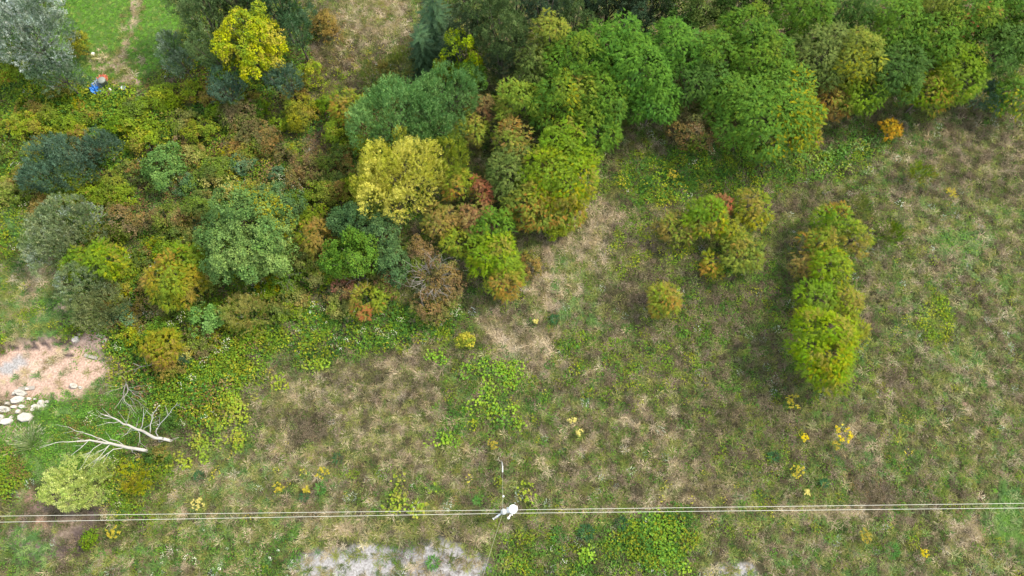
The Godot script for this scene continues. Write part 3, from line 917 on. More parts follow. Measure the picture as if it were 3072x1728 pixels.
func make_pole() -> void:
	var at: Vector3 = Vector3(-0.41, 0, 0.04)
	var t: Vector3 = Vector3(0.05, 7.9, -0.08)
	at.y = ground(at.x, at.z)
	var steel := mat(Color(0.62, 0.64, 0.64), 0.45, 0.35)
	var white := mat(Color(0.66, 0.67, 0.66), 0.45)
	var dark := mat(Color(0.10, 0.10, 0.10), 0.6)
	var porcelain := mat(Color(0.70, 0.68, 0.62), 0.3)
	var pale := mat(Color(0.56, 0.55, 0.46), 0.55, 0.1)
	var o := base("utility_pole", at)
	tag(o, "grey wooden utility pole seen from straight above, carrying two wires and a transformer", "utility pole")
	var wood := mat(Color(0.42, 0.40, 0.37), 0.85)
	wood.albedo_texture = tile_tex
	wood.uv1_triplanar = true
	wood.uv1_scale = Vector3(3, 0.3, 3)
	var st := begin()
	lathe(st, Vector3.ZERO, [Vector2(0.17, -0.3), Vector2(0.165, 1.0), Vector2(0.135, 9.45), Vector2(0.12, 9.52), Vector2(0.0, 9.52)], 18)
	put("pole_shaft", done(st), wood, o)
	st = begin()
	lathe(st, Vector3(0, 9.53, 0), [Vector2(0.145, -0.05), Vector2(0.145, 0.02), Vector2(0.10, 0.05), Vector2(0.0, 0.06)], 18)
	put("pole_cap", done(st), mat(Color(0.36, 0.37, 0.36), 0.6, 0.2), o)
	st = begin()
	lathe(st, Vector3(0, 9.6, 0), [Vector2(0.05, -0.02), Vector2(0.05, 0.10), Vector2(0.075, 0.12), Vector2(0.04, 0.16), Vector2(0.06, 0.18), Vector2(0.0, 0.22)], 12)
	put("insulator", done(st), porcelain, o)
	var arm: Vector3 = Vector3(-0.94, 9.2, 0.39) - Vector3(at.x, at.y, at.z)
	st = begin()
	var a0 := Vector3(0, 9.15, 0) + Vector3(arm.x, 0, arm.z).normalized() * 0.13
	tube(st, [a0, a0.lerp(arm, 0.5) + Vector3(0, 0.05, 0)], 0.045, 0.045, 8)
	put("bracket", done(st), steel, o)
	st = begin()
	var m0 := a0.lerp(arm, 0.42) + Vector3(0, 0.05, 0)
	for k in 7:
		var q := m0.lerp(arm, k / 7.0)
		tube(st, [q, q.lerp(arm, 0.09)], 0.055 if k % 2 else 0.038, 0.055 if k % 2 else 0.038, 10)
	tube(st, [m0.lerp(arm, 0.9), arm], 0.06, 0.05, 10)
	put("fuse_cutout", done(st), white, o)
	st = begin()
	tube(st, [arm + Vector3(0.05, -0.12, 0.0), m0 + Vector3(0.06, -0.12, 0.04)], 0.03, 0.03, 8)
	put("fuse_tube", done(st), dark, o)
	# the guy strand with its insulator and guard
	# the transformer hangs on the pole
	var tr := base("transformer", t)
	tag(tr, "white round pole transformer beside the pole top", "transformer")
	st = begin()
	lathe(st, Vector3.ZERO, [Vector2(0.0, 0.0), Vector2(0.2, 0.02), Vector2(0.21, 0.06), Vector2(0.21, 0.88), Vector2(0.22, 0.89), Vector2(0.22, 0.94)], 28)
	put("tank", done(st), mat(Color(0.70, 0.72, 0.72), 0.4), tr)
	st = begin()
	lathe(st, Vector3(0, 0.945, 0), [Vector2(0.226, -0.02), Vector2(0.226, 0.02), Vector2(0.17, 0.05), Vector2(0.0, 0.075)], 28)
	put("lid", done(st), white, tr)
	for q in [Vector3(-0.05, 0.75, 0.31), Vector3(0.25, 0.6, -0.06), Vector3(0.23, 0.6, -0.15)]:
		st = begin()
		var root := Vector3(q.x, 0, q.z).normalized() * 0.22 + Vector3(0, q.y, 0)
		for k in 4:
			var u := root.lerp(q, k / 4.0)
			tube(st, [u, root.lerp(q, (k + 0.8) / 4.0)], 0.055 if k % 2 == 0 else 0.035, 0.05 if k % 2 == 0 else 0.035, 10)
		put("bushing", done(st), porcelain, tr)
	st = begin()
	box(st, Vector3(-0.24, 0.62, 0.04), Vector3(0.16, 0.10, 0.26), Basis.IDENTITY, 0.02)
	box(st, Vector3(-0.24, 0.25, 0.04), Vector3(0.16, 0.08, 0.20), Basis.IDENTITY, 0.02)
	put("hanger", done(st), steel, tr)
	var e2: Vector3 = Vector3(-0.18, 8.4, 0.34) - t
	st = begin()
	tube(st, [Vector3(-0.10, 0.35, 0.22), e2.lerp(Vector3(-0.10, 0.35, 0.22), 0.5), e2], 0.05, 0.04, 10)
	tube(st, [e2 + Vector3(0, -0.05, 0), e2 + Vector3(0, 0.1, 0.0)], 0.075, 0.06, 10)
	put("surge_arrester", done(st), porcelain, tr)
	st = begin()
	lathe(st, Vector3(0.10, 0.97, -0.30), [Vector2(0.0, -0.3), Vector2(0.02, -0.3), Vector2(0.02, 0.0), Vector2(0.0, 0.01)], 8)
	put("lightning_rod", done(st), steel, tr)
	wire("power_line", "upper bare wire running across the field, north of the two", [Vector3(-33.67, 9.1, 0.45), Vector3(-25.51, 9, 0.25), Vector3(-0.41, 9.45, -0.04), Vector3(25.65, 9, -0.36), Vector3(33.84, 9.1, -0.49)], 0.5, 0.0085, pale)
	wire("power_line", "lower bare wire running across the field, south of the two", [Vector3(-34.5, 8.1, 0.83), Vector3(-26.15, 8, 0.55), Vector3(-0.42, 8.3, 0.12), Vector3(26.31, 8, -0.14), Vector3(34.7, 8.1, -0.25)], 0.4, 0.0095, pale)
	wire("service_wire", "thin tan service wire slanting from the pole past the grey gravel", [Vector3(-0.49, 7.6, 0.16), Vector3(-0.86, 6.6, 1.2), Vector3(-1.54, 5.6, 3.3), Vector3(-2.57, 5, 6.27)], 0.05, 0.0085, mat(Color(0.34, 0.29, 0.21), 0.7), 0)
	var gp := [Vector3(-0.46, 8.6, -0.08), Vector3(-0.57, 2.1, -2.24), Vector3(-0.65, 0.05, -3.01)]
	var g := base("guy_wire", Vector3(gp[2].x, ground(gp[2].x, gp[2].z), gp[2].z))
	tag(g, "steel guy wire with a white guard, anchored in the grass above the pole", "guy wire")
	var off := Vector3(gp[2].x, 0, gp[2].z)
	st = begin()
	tube(st, [gp[0] - off, gp[1] - off, gp[2] - off], 0.0055, 0.0055, 6)
	put("strand", done(st), mat(Color(0.40, 0.40, 0.37), 0.6, 0.1), g)
	st = begin()
	tube(st, [gp[1] - off, (gp[1] + gp[2]) / 2 - off + Vector3(0.025, 0, 0), gp[2] - off], 0.034, 0.034, 10)
	put("guard", done(st), white, g)
	st = begin()
	var ins: Vector3 = Vector3(-0.47, 6, -0.75)
	lathe(st, ins - off - Vector3(0, 0.1, 0), [Vector2(0, 0), Vector2(0.04, 0.02), Vector2(0.06, 0.1), Vector2(0.04, 0.18), Vector2(0, 0.2)], 12)
	put("strain_insulator", done(st), white, g)

# ------------------------------------------------------------------ rubbish by the lawn
func crumple(r: Vector3, rough: float, seedling: int) -> ArrayMesh:
	# a lumpy, pleated heap: a sphere pushed about by noise, flat below
	var n := FastNoiseLite.new()
	n.seed = seedling
	n.frequency = 1.9
	var st := begin()
	st.set_smooth_group(-1)
	var rings := 10
	var sides := 18
	var p := []
	for i in rings + 1:
		var e := lerpf(-0.35, PI / 2, float(i) / rings)
		var ring := []
		for k in sides:
			var d := dir(TAU * k / sides, e)
			ring.append(d * r * (1.0 + rough * n.get_noise_3dv(d * 1.6) + rough * 0.5 * n.get_noise_3dv(d * 5.0)))
		p.append(ring)
	for i in rings:
		for k in sides:
			var k2 := (k + 1) % sides
			for q in [p[i][k], p[i + 1][k2], p[i + 1][k], p[i][k], p[i][k2], p[i + 1][k2]]:
				st.add_vertex(q)
	return done(st)

func heap(called: String, label: String, category: String, at: Vector2, r: Vector3, rough: float, c: Color, turn: float, gloss := 0.6, part := "sheet") -> Node3D:
	var o := base(called, Vector3(at.x, ground(at.x, at.y), at.y))
	tag(o, label, category)
	o.rotation.y = turn
	put(part, crumple(r, rough, taken.size() + 5), mat(c, gloss), o)
	return o

func make_rubbish() -> void:
	var red_at := Vector2(-31.18, -31.23)
	var tarp_at := Vector2(-31.36, -30.78)
	var blue_at := Vector2(-31.54, -30.42)
	var bin_at := Vector2(-30.85, -30.78)
	var maroon_at := Vector2(-30.51, -30.08)
	var grey_at := Vector2(-30.86, -30.15)
	var bucket_at := Vector2(-29.37, -30.39)
	var white_at := Vector2(-32.46, -33.67)
	heap("cloth_heap", "red-orange crumpled cloth at the top of the rubbish heap", "cloth", red_at, Vector3(0.26, 0.5, 0.42), 0.8, Color(0.42, 0.12, 0.07), -0.3, 0.9)
	heap("tarp", "grey-blue crumpled sheet in the middle of the rubbish heap", "tarp", tarp_at, Vector3(0.34, 0.55, 0.55), 0.7, Color(0.20, 0.25, 0.32), -0.4, 0.5)
	var b := heap("plastic_sheet", "vivid blue plastic sheet on the rubbish heap's left", "plastic sheet", blue_at, Vector3(0.34, 0.5, 0.46), 0.9, Color(0.03, 0.17, 0.52), 0.4, 0.35)
	var st := begin()
	tube(st, [Vector3(-0.1, 0.45, -0.3), Vector3(0.05, 0.56, 0.05), Vector3(0.12, 0.42, 0.42)], 0.05, 0.02, 6)
	put("fold", done(st), mat(Color(0.05, 0.20, 0.50), 0.35), b)
	heap("grey_sheet", "grey rag spilling from the rubbish heap's lower end", "cloth", grey_at, Vector3(0.4, 0.3, 0.34), 0.7, Color(0.25, 0.27, 0.27), 0.2, 0.9)
	var m := heap("rubbish_bag", "maroon bag with a white lump at the rubbish heap's lower right", "bag", maroon_at, Vector3(0.42, 0.36, 0.3), 0.5, Color(0.16, 0.09, 0.10), 0.5, 0.5, "bag")
	st = begin()
	lathe(st, Vector3(0.22, 0.34, -0.12), [Vector2(0.0, -0.1), Vector2(0.11, -0.06), Vector2(0.12, 0.02), Vector2(0.0, 0.09)], 12)
	put("lid", done(st), mat(Color(0.75, 0.74, 0.68), 0.5), m)
	var o := base("dustbin", Vector3(bin_at.x, ground(bin_at.x, bin_at.y), bin_at.y))
	tag(o, "grey-green dustbin with a pale lid at the rubbish heap's right", "dustbin")
	st = begin()
	lathe(st, Vector3.ZERO, [Vector2(0.0, 0.0), Vector2(0.21, 0.0), Vector2(0.26, 0.72), Vector2(0.28, 0.73), Vector2(0.28, 0.77)], 16)
	put("body", done(st), mat(Color(0.20, 0.23, 0.19), 0.5), o)
	st = begin()
	lathe(st, Vector3(0, 0.78, 0), [Vector2(0.29, -0.02), Vector2(0.29, 0.03), Vector2(0.2, 0.09), Vector2(0.0, 0.11)], 16)
	put("lid", done(st), mat(Color(0.19, 0.21, 0.18), 0.6), o)
	o = base("bucket", Vector3(bucket_at.x, ground(bucket_at.x, bucket_at.y) + 0.05, bucket_at.y))
	tag(o, "pale blue-grey bucket in the weeds right of the rubbish heap", "bucket")
	st = begin()
	lathe(st, Vector3.ZERO, [Vector2(0.0, 0.0), Vector2(0.13, 0.0), Vector2(0.18, 0.34), Vector2(0.19, 0.35), Vector2(0.165, 0.34), Vector2(0.12, 0.03), Vector2(0.0, 0.03)], 16)
	put("pail", done(st), mat(Color(0.50, 0.60, 0.60), 0.4), o)
	o = base("rock", Vector3(white_at.x, ground(white_at.x, white_at.y), white_at.y))
	tag(o, "lone white stone on the lawn's edge by the golden shrub", "rock")
	put("stone", crumple(Vector3(0.16, 0.16, 0.15), 0.35, 77), mat(Color(0.75, 0.72, 0.64), 0.9), o)

# ------------------------------------------------------------------ the scene
func _ready() -> void:
	rng.seed = 20240917
	var cam := Camera3D.new()
	cam.name = "camera"
	cam.fov = 45.56
	cam.near = 0.5
	cam.far = 3000.0
	add_child(cam)
	cam.position = Vector3(0, 45, 0)
	cam.rotation_degrees = Vector3(-72, 0, 0)
	cam.current = true
	var env := Environment.new()
	env.background_mode = Environment.BG_SKY
	var sky_mat := ProceduralSkyMaterial.new()
	sky_mat.sky_top_color = Color(0.76, 0.80, 0.85)
	sky_mat.sky_horizon_color = Color(0.88, 0.89, 0.90)
	sky_mat.sky_curve = 0.2
	sky_mat.ground_bottom_color = Color(0.30, 0.30, 0.22)
	sky_mat.ground_horizon_color = Color(0.60, 0.62, 0.60)
	sky_mat.sky_energy_multiplier = 0.82
	var sky := Sky.new()
	sky.sky_material = sky_mat
	env.sky = sky
	env.tonemap_mode = Environment.TONE_MAPPER_LINEAR
	env.tonemap_exposure = 4.25
	env.sdfgi_enabled = true
	env.ssao_enabled = true
	env.ssil_enabled = true
	var we := WorldEnvironment.new()
	we.name = "world_environment"
	we.environment = env
	add_child(we)
	var sun := DirectionalLight3D.new()
	sun.name = "sun"
	sun.light_color = Color(1.0, 0.96, 0.89)
	sun.light_energy = 0.5
	sun.light_angular_distance = 10.0
	sun.shadow_enabled = true
	add_child(sun)
	sun.look_at_from_position(Vector3.ZERO, -Vector3(0.62, 0.78, -0.22), Vector3.UP)

	lump.seed = 3
	lump.frequency = 0.07
	fine.seed = 11
	fine.frequency = 0.45
	fine.fractal_octaves = 2
	gaps.seed = 41
	gaps.frequency = 0.62
	gaps.fractal_octaves = 2
	warp.seed = 23
	warp.frequency = 0.16
	var detail := FastNoiseLite.new()
	detail.seed = 5
	detail.frequency = 0.035
	detail.fractal_octaves = 5
	detail.fractal_gain = 0.7
	var nt := NoiseTexture2D.new()
	nt.width = 768
	nt.height = 768
	nt.seamless = true
	nt.noise = detail
	var ramp := Gradient.new()
	ramp.set_color(0, Color(0.62, 0.60, 0.58))
	ramp.set_color(1, Color(1, 1, 1))
	nt.color_ramp = ramp
	tile_tex = nt
	leaf_mat = StandardMaterial3D.new()
	leaf_mat.vertex_color_use_as_albedo = true
	leaf_mat.roughness = 0.7
	leaf_mat.metallic_specular = 0.2
	leaf_mat.backlight_enabled = true
	leaf_mat.backlight = Color(0.45, 0.55, 0.22)
	dull_mat = StandardMaterial3D.new()
	dull_mat.vertex_color_use_as_albedo = true
	dull_mat.roughness = 0.8
	dull_mat.metallic_specular = 0.15
	bark_mat = mat(Color(0.085, 0.07, 0.055), 0.9)
	dead_mat = mat(Color(0.72, 0.70, 0.66), 0.75)
	dead_mat.albedo_texture = tile_tex
	dead_mat.uv1_triplanar = true
	dead_mat.uv1_scale = Vector3(1.5, 1.5, 1.5)
	grey_twig = mat(Color(0.25, 0.225, 0.20), 0.85)

	make_sprays()
	zone(-24.94, -22.82, 16.09, 13.87, "green 1 lime .75 brown .45 orange .3 teal .35 olive .45 yellow .032 white .020")
	zone(-35.91, -34.07, 4.61, 5.41, "green 1 teal .6 lime .3")
	zone(-31.29, -35.73, 6.05, 5.96, "lawn 1")
	zone(-29.84, -36.28, 0.62, 4.81, "lawn .9 dry .2 olive .1")
	zone(-30.46, -32.8, 1.68, 1.36, "lawn .9 dry .2 bare .05 olive .3")
	zone(-29.93, -31.55, 1.06, 0.74, "dry .25 olive .5 lawn .6 bare .1")
	zone(-27.22, -29.8, 2.7, 0.86, "brown 1 orange .15 teal .2")
	zone(-31.49, -28.59, 6.25, 2.12, "lime 1.2 green .6 yellow .048")
	zone(-27.93, -26.9, 3.24, 1.55, "lime 1 green .9")
	zone(-35.14, -22.18, 3.72, 2.4, "lime .6 yellow .120 green .4 orange .35 white .024")
	zone(-31.27, -21.4, 2.56, 1.26, "lime .8 yellow .100 orange .2 green .3")
	zone(-19.7, -27.07, 5.01, 2.76, "brown .7 orange .3 olive .6 green .5 lime .2")
	zone(-22.91, -24.75, 4.36, 1.83, "orange .6 lime .6 green .45 brown .3 yellow .040")
	zone(-25.83, -21.24, 3.41, 2.2, "green .8 brown .6 orange .35 teal .4")
	zone(-14.05, -23.14, 2.3, 3.89, "brown .8 orange .4 olive .5 lime .2 white .012")
	zone(-15.81, -22.02, 1.29, 1.43, "white .200 yellow .140 green .6 brown .4")
	zone(-11.21, -37.23, 3.6, 3.26, "dry 1 olive .3 orange .06")
	zone(-12.83, -33.7, 2.91, 2.31, "dry .5 brown .6 olive .5 orange .2 yellow .020")
	zone(-12.9, -30.67, 2.11, 1.83, "brown .7 olive .6 dry .3 lime .2")
	zone(-15.68, -11.29, 8.8, 1.65, "green .8 lime .6 white .040 brown .3 yellow .040")
	zone(-21.12, -8.33, 3.92, 2.92, "lime .9 green .9 yellow .072 orange .14 white .012")
	zone(-25.27, -9.66, 1.58, 2.16, "green 1 lime .6 yellow .120 orange .2")
	zone(-7.74, -12.39, 4.3, 1.39, "green 1 lime .3 white .024 brown .2")
	zone(-29.01, -4.73, 4.84, 3.33, "herb 1.2 ggrass .4")
	zone(-26, -4.98, 2.81, 2.06, "herb 1 green .5 orange .12")
	zone(-23.96, -2.02, 2.25, 1.5, "herb .7 lime .5 yellow .200 olive .3")
	zone(-31.69, -2.51, 1.25, 1.51, "herb .7 lime .4 orange .3")
	zone(-33.09, -14.08, 2.99, 3.7, "ggrass .6 olive .4 dry .25 lime .2 bare .15")
	zone(-35.37, -19.39, 1.97, 1.53, "lime .5 ggrass .8 green .3")
	zone(-32.85, -15.52, 0.96, 0.87, "dry 1 bare .3")
	zone(-30.63, -12.67, 1.61, 1.12, "bare .5 ggrass .5 herb .3")
	zone(-31.45, -8.99, 5.38, 2.3, "bare 1 dry .05 ggrass .02")
	zone(-28.38, -10.74, 1.59, 0.82, "bare 1 herb .5")
	zone(5.96, -19.39, 2.11, 1.84, "dry 2.6 brown .3 olive .2")
	zone(4.49, -17.28, 2.36, 1.34, "dry 2.6 olive .2 brown .15")
	zone(3.05, -14.22, 1.9, 2.14, "dry 2.6 olive .35 brown .25")
	zone(-0.75, -11.29, 1.6, 1.51, "dry 2.6 brown .2")
	zone(1.11, -10.2, 1.59, 1.36, "dry 2 brown .35")
	zone(5.16, -12.39, 2.69, 1.67, "ggrass .6 olive .6 teal .3 dry .25 brown .3")
	zone(3.62, -15.52, 0.82, 1.45, "ggrass .6 olive .5 dry .4")
	zone(9.75, -16.98, 3.05, 2.67, "olive .8 lime .45 brown .6 dry .15")
	zone(8.2, -14.08, 2.17, 1.99, "brown 1 olive .3 teal .15")
	zone(15.48, -13.51, 4.6, 4.24, "brown 1 green .35 teal .3 olive .3 lime .12")  # brown weed colour stands in for the shadow left of the sumac row
	zone(16.14, -9.66, 2.9, 3.24, "brown .9 teal .5 green .35 olive .3")  # brown again in place of shade, left of the largest dome
	zone(8.23, -9.66, 5.27, 2.43, "olive .6 brown .6 lime .3 dry .2 green .25")
	zone(19.8, -22.18, 4.58, 1.92, "brown 1 olive .6 teal .2")
	zone(11.29, -23.14, 4.32, 1.95, "green .6 lime .7 olive .4 yellow .040 white .016")
	zone(22.14, -24.59, 4.94, 1.13, "green 1 herb .8 lime .3 white .020")
	zone(27.59, -25.9, 2.93, 1.52, "green 1 herb .6 lime .2 brown .2")
	zone(16.24, -23.78, 9.54, 1.64, "green .9 herb .5 lime .45 olive .4 brown .2", 0.75)
	zone(31.53, -15.23, 5.47, 13.88, "olive .8 brown .55 dry .42 teal .35 ggrass .35 lime .05")
	zone(34.88, -24.43, 3.19, 2.98, "brown .9 olive .8 dry .2 teal .2")
	zone(31.64, -18.48, 2.1, 1.21, "ggrass 1 herb .4 dry .3 teal .4")
	zone(30.49, -10.2, 1.06, 0.98, "ggrass 1 olive .4")
	zone(28.8, -12.39, 0.81, 1.67, "lime .6 olive .6 ggrass .3")
	zone(25.36, -8.06, 2.09, 1.59, "brown .6 dry .5 olive .4 lime .15")
	zone(22.33, -3.73, 1.52, 2.03, "brown .8 dry .6 ggrass .3")
	zone(22.56, -1.3, 1.99, 1.12, "brown 1.1 orange .08 dry .1")
	zone(19.54, -0.12, 2.71, 0.44, "dry 1.2")
	zone(30.72, 0.58, 1.23, 1.84, "lawn .6 ggrass .8")
	zone(28.17, 1.05, 1.22, 0.98, "dry 1 brown .2")
	zone(-10.99, -5.74, 5.9, 2.85, "dry .8 olive .5 brown .2 yellow .008")
	zone(-10.14, -8.33, 4.44, 1.01, "brown .9 dry .3 olive .3")
	zone(-13.01, -5.36, 1.41, 0.98, "brown 1 teal .2")
	zone(-7.51, -8.06, 2.87, 1.59, "brown .7 dry .5 olive .4")
	zone(-7.29, -3.73, 5.57, 1.52, "olive .8 dry .5 brown .3")
	zone(-16.62, -1.3, 5.47, 2.24, "olive .9 ggrass .35 dry .45 brown .25 yellow .016 teal .1")
	zone(-16.66, 2.42, 7.26, 1.45, "olive .7 ggrass .3 teal .4 white .048 green .3 dry .3")
	zone(-14.13, 3.43, 4.81, 0.72, "teal .4 ggrass .7 dry .4 white .120 green .5 olive .3")
	zone(-7.04, 1.05, 6.11, 1.22, "olive 1 dry .6 brown .2")
	zone(-1.5, -7.02, 3.37, 2.88, "green .9 lime .25 olive .6 ggrass .3 dry .3 brown .3", 0.8)
	zone(7.87, -3.24, 6.31, 3.54, "brown .8 dry .5 olive .6 green .2 teal .2 yellow .008")
	zone(11.47, -1.06, 2.73, 1.49, "dry .7 brown .5 olive .5 yellow .020")
	zone(15.57, -4.48, 3.82, 3.07, "brown .9 olive .6 lime .12 green .2")
	zone(3.92, 2.64, 6.04, 1.69, "green .7 olive .6 teal .5 lime .2 brown .35 white .016")
	zone(9.07, 1.51, 2.19, 1.46, "green .9 lime .7 olive .3")
	zone(17.21, 2.64, 6.04, 1.21, "olive .7 brown .5 teal .4 ggrass .4 dry .3 green .2")
	zone(25.58, 3.09, 6.02, 0.97, "olive .6 ggrass .5 teal .4 brown .5 dry .3")
	zone(-9.7, 3.21, 3.37, 1.5, "bare 1 olive .1 dry .1 teal .06")
	zone(-4.28, 3.21, 2.77, 1.59, "bare 1 olive .1 dry .1 brown .05")
	zone(-6.74, 3.21, 0.34, 1.21, "green .4 olive .6 brown .6 bare .3")
	zone(13.27, 3.36, 1.92, 0.82, "bare 1 olive .25 dry .2")
	zone(30.97, 2.42, 0.68, 0.78, "bare 1")
	zone(-28.47, 0.93, 3.06, 2.33, "bare 1 brown .55 olive .08")
	zone(-29.68, 2.64, 2.18, 1.21, "ggrass .8 teal .4 bare .3")
	zone(-19.45, 0.63, 0.64, 0.32, "bare 1")
	zone(-27.87, -0.35, 2.22, 0.99, "bare .8 brown .6 herb .3")
	zone(29.81, -6.25, 0.9, 0.52, "bare .5 dry .5")
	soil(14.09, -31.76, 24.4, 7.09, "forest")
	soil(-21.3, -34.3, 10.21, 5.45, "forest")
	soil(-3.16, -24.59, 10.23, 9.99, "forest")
	soil(-31.5, -35.96, 6.25, 6.2, "lawn")
	soil(-29.2, -4.76, 4.88, 3.61, "meadow")
	soil(-33.31, -14.18, 3.01, 3.73, "meadow")
	soil(-30.04, -36.53, 0.25, 4.44, "sandy")
	soil(-30.45, -32.66, 0.92, 0.68, "sandy")
	soil(-29.13, -31.23, 0.91, 0.52, "sand")
	soil(-31.65, -8.97, 5.42, 2.26, "sand")
	soil(-28.42, -10.76, 1.6, 0.88, "sand")
	soil(-30.97, -13.18, 0.54, 0.57, "sand")
	soil(-34.44, -16.8, 0.7, 0.59, "sandy")
	soil(-32.43, -8.92, 1.85, 0.67, "sand2")
	soil(-33.71, -9.32, 0.95, 0.76, "gravel")
	soil(-32.2, -5.52, 1.55, 1.3, "sandy")
	soil(-9.77, 3.23, 3.63, 1.51, "gravel")
	soil(-4.31, 3.23, 3.03, 1.6, "gravel")
	soil(-32.8, -10.59, 2, 0.14, "darkbrown")  # dark strip painted as the shade of the sand bank's edge
	soil(-30.16, -10.1, 1.2, 0.14, "darkbrown")  # painted shade of the bank carried on to the right
	soil(-28.46, 0.12, 0.74, 0.25, "pinkearth")
	soil(-30.21, 1.17, 0.64, 0.64, "sandy")
	soil(13.48, 3.38, 1.82, 0.78, "gravel")
	soil(31.17, 2.43, 0.68, 0.78, "darkgravel")
	soil(-28.66, 0.94, 3.2, 2.34, "earth")
	soil(-26.22, 0.82, 0.59, 1.48, "darkbrown")  # darker strip down the mound's right side
	soil(-29.85, -0.59, 1.25, 0.55, "pinkearth")
	soil(-29, 1.05, 0.64, 0.54, "pinkearth")
	soil(-30.46, 0.59, 0.74, 0.35, "pinkearth")
	soil(-30.45, 1.75, 0.98, 0.39, "sandy")
	soil(-26.54, 2.32, 1.22, 0.49, "darkbrown")
	soil(-24.39, 2.78, 0.88, 0.34, "pinkearth")
	soil(-19.58, 0.63, 0.59, 0.27, "pale")
	soil(30.01, -6.29, 0.73, 0.26, "pinkearth")
	soil(-11.53, -38.82, 3.18, 3.78, "thatch")
	soil(-8.52, -29.65, 0.24, 0.29, "sand2")
	soil(20.91, -0.12, 2.98, 0.35, "sandy")
	soil(28.59, 1.17, 1.11, 0.54, "sandy")
	soil(30.63, 0.82, 1.48, 2.22, "lawn")
	fill_shares()
	make_ground()
	plant("silver_poplar_tree", "large silver-leaved poplar at the lawn's left corner, flashing white leaf undersides", "tree", "woodland edge at the top", -34.59, -32.4, 3.6, Vector3(2.52, 2.6, 2.92), "poplar", "silver")
	plant("silver_poplar_tree", "grey-green poplar behind the big silver-leaved one, cut by the frame's corner", "tree", "woodland edge at the top", -36.34, -34.75, 3.48, Vector3(2.04, 2.52, 1.37), "poplar", "greygreen")
	plant("poplar_sapling", "low grey-green poplar shrub beside the blue rubbish heap", "tree", "scrub thicket below the lawn", -32.74, -29.95, 2.09, Vector3(1.92, 1.51, 1.15), "poplar", "greygreen")
	plant("shrub", "slim golden yellow shrub standing alone on the lawn's left edge", "shrub", "scrub thicket below the lawn", -32.79, -33.74, 1.1, Vector3(0.73, 1.1, 1.09), "shrub", "gold")
	plant("shrub", "bright lime leafy bush under the large silver poplar at the frame edge", "shrub", "scrub thicket below the lawn", -37.42, -31.21, 1.28, Vector3(1.25, 0.92, 1.38), "maple", "lime", "orange", 2.09, 0.5)
	plant("poplar_sapling", "thin silver-topped poplar sapling on the lawn's right edge", "tree", "woodland edge at the top", -25.23, -32.44, 2.2, Vector3(0.82, 1.6, 1.19), "poplar", "silverthin")
	plant("poplar_sapling", "short grey-green poplar sapling between lawn and tall dark poplars", "tree", "woodland edge at the top", -24.27, -31.21, 1.86, Vector3(1.06, 1.34, 0.87), "poplar", "greygreen")
	plant("poplar_tree", "tall dark blue-green poplar nearest the lawn's right side", "tree", "woodland edge at the top", -21.44, -32.95, 4.41, Vector3(1.64, 3.19, 1.57), "poplar", "darkteal")
	plant("poplar_tree", "dark blue-green poplar at the top edge above the yellow maple", "tree", "woodland edge at the top", -19.44, -34.39, 4.93, Vector3(2.26, 3.57, 1.24), "poplar", "darkteal")
	plant("poplar_tree", "mid-green feathery poplar at the top edge, upper right of the yellow maple", "tree", "woodland edge at the top", -16.78, -34.2, 4.35, Vector3(2.14, 3.15, 1.23), "poplar", "green2")
	plant("poplar_tree", "dark blue-green poplar directly left of the yellow maple", "tree", "woodland edge at the top", -20.66, -30.42, 3.77, Vector3(1.55, 2.73, 1.26), "poplar", "darkteal")
	plant("poplar_tree", "low teal poplar below left of the yellow maple", "tree", "woodland edge at the top", -20.29, -28.42, 2.61, Vector3(1.42, 1.89, 0.82), "poplar", "teal")
	plant("poplar_tree", "feathery green poplar on the yellow maple's right, beside brown scrub", "tree", "woodland edge at the top", -15.63, -32.9, 3.19, Vector3(1.39, 2.31, 1.33), "poplar", "green2")
	plant("poplar_tree", "small teal poplar in shade under the yellow maple's lower right", "tree", "woodland edge at the top", -16.21, -29.42, 2.61, Vector3(1.2, 1.89, 1.15), "poplar", "teal")
	plant("maple_tree", "bright yellow maple among the dark blue-green poplars", "tree", "woodland edge at the top", -17.95, -30.72, 4.35, Vector3(1.95, 3.15, 2.23), "maple", "yellowmaple")
	plant("shrub", "lime green bush between the yellow maple and the dry meadow", "shrub", "scrub thicket below the lawn", -14.97, -30.67, 1.3, Vector3(1.24, 1.3, 1.03), "shrub", "lime")
	plant("shrub", "rust and gold bush on the dry meadow's left edge", "shrub", "scrub thicket below the lawn", -14.42, -35.5, 0.9, Vector3(1.17, 0.9, 1.49), "shrub", "rustgold")
	plant("shrub", "golden thicket bush below right of the yellow maple", "shrub", "scrub thicket below the lawn", -15.52, -27.84, 0.95, Vector3(1.23, 0.95, 1.55), "shrub", "gold")
	plant("sumac_shrub", "small gold-topped sumac left of the cottonwoods", "shrub", "scrub thicket below the lawn", -11.89, -27.99, 1.51, Vector3(1.28, 1.09, 1.27), "sumac", "goldlime", "orange", 2.62, 0.7)
	plant("shrub", "lime bush tucked against the cottonwoods' left flank", "shrub", "scrub thicket below the lawn", -12.68, -26.15, 1, Vector3(1.1, 1, 1.21), "shrub", "lime")
	plant("shrub", "dull olive green shrub at the dry meadow's lower corner", "shrub", "scrub thicket below the lawn", -10.08, -30.46, 1.6, Vector3(1.23, 1.6, 1.31), "fine", "olivegreen")
	plant("shrub", "olive shrub with yellowish tips left of the spruces", "shrub", "scrub thicket below the lawn", -8.3, -31.04, 1.9, Vector3(1.52, 1.9, 1.07), "fine", "oliveyellow")
	plant("shrub", "low olive shrub just above the cottonwoods", "shrub", "scrub thicket below the lawn", -9.17, -29.13, 1.3, Vector3(1.41, 1.3, 0.83), "fine", "olivegreen")
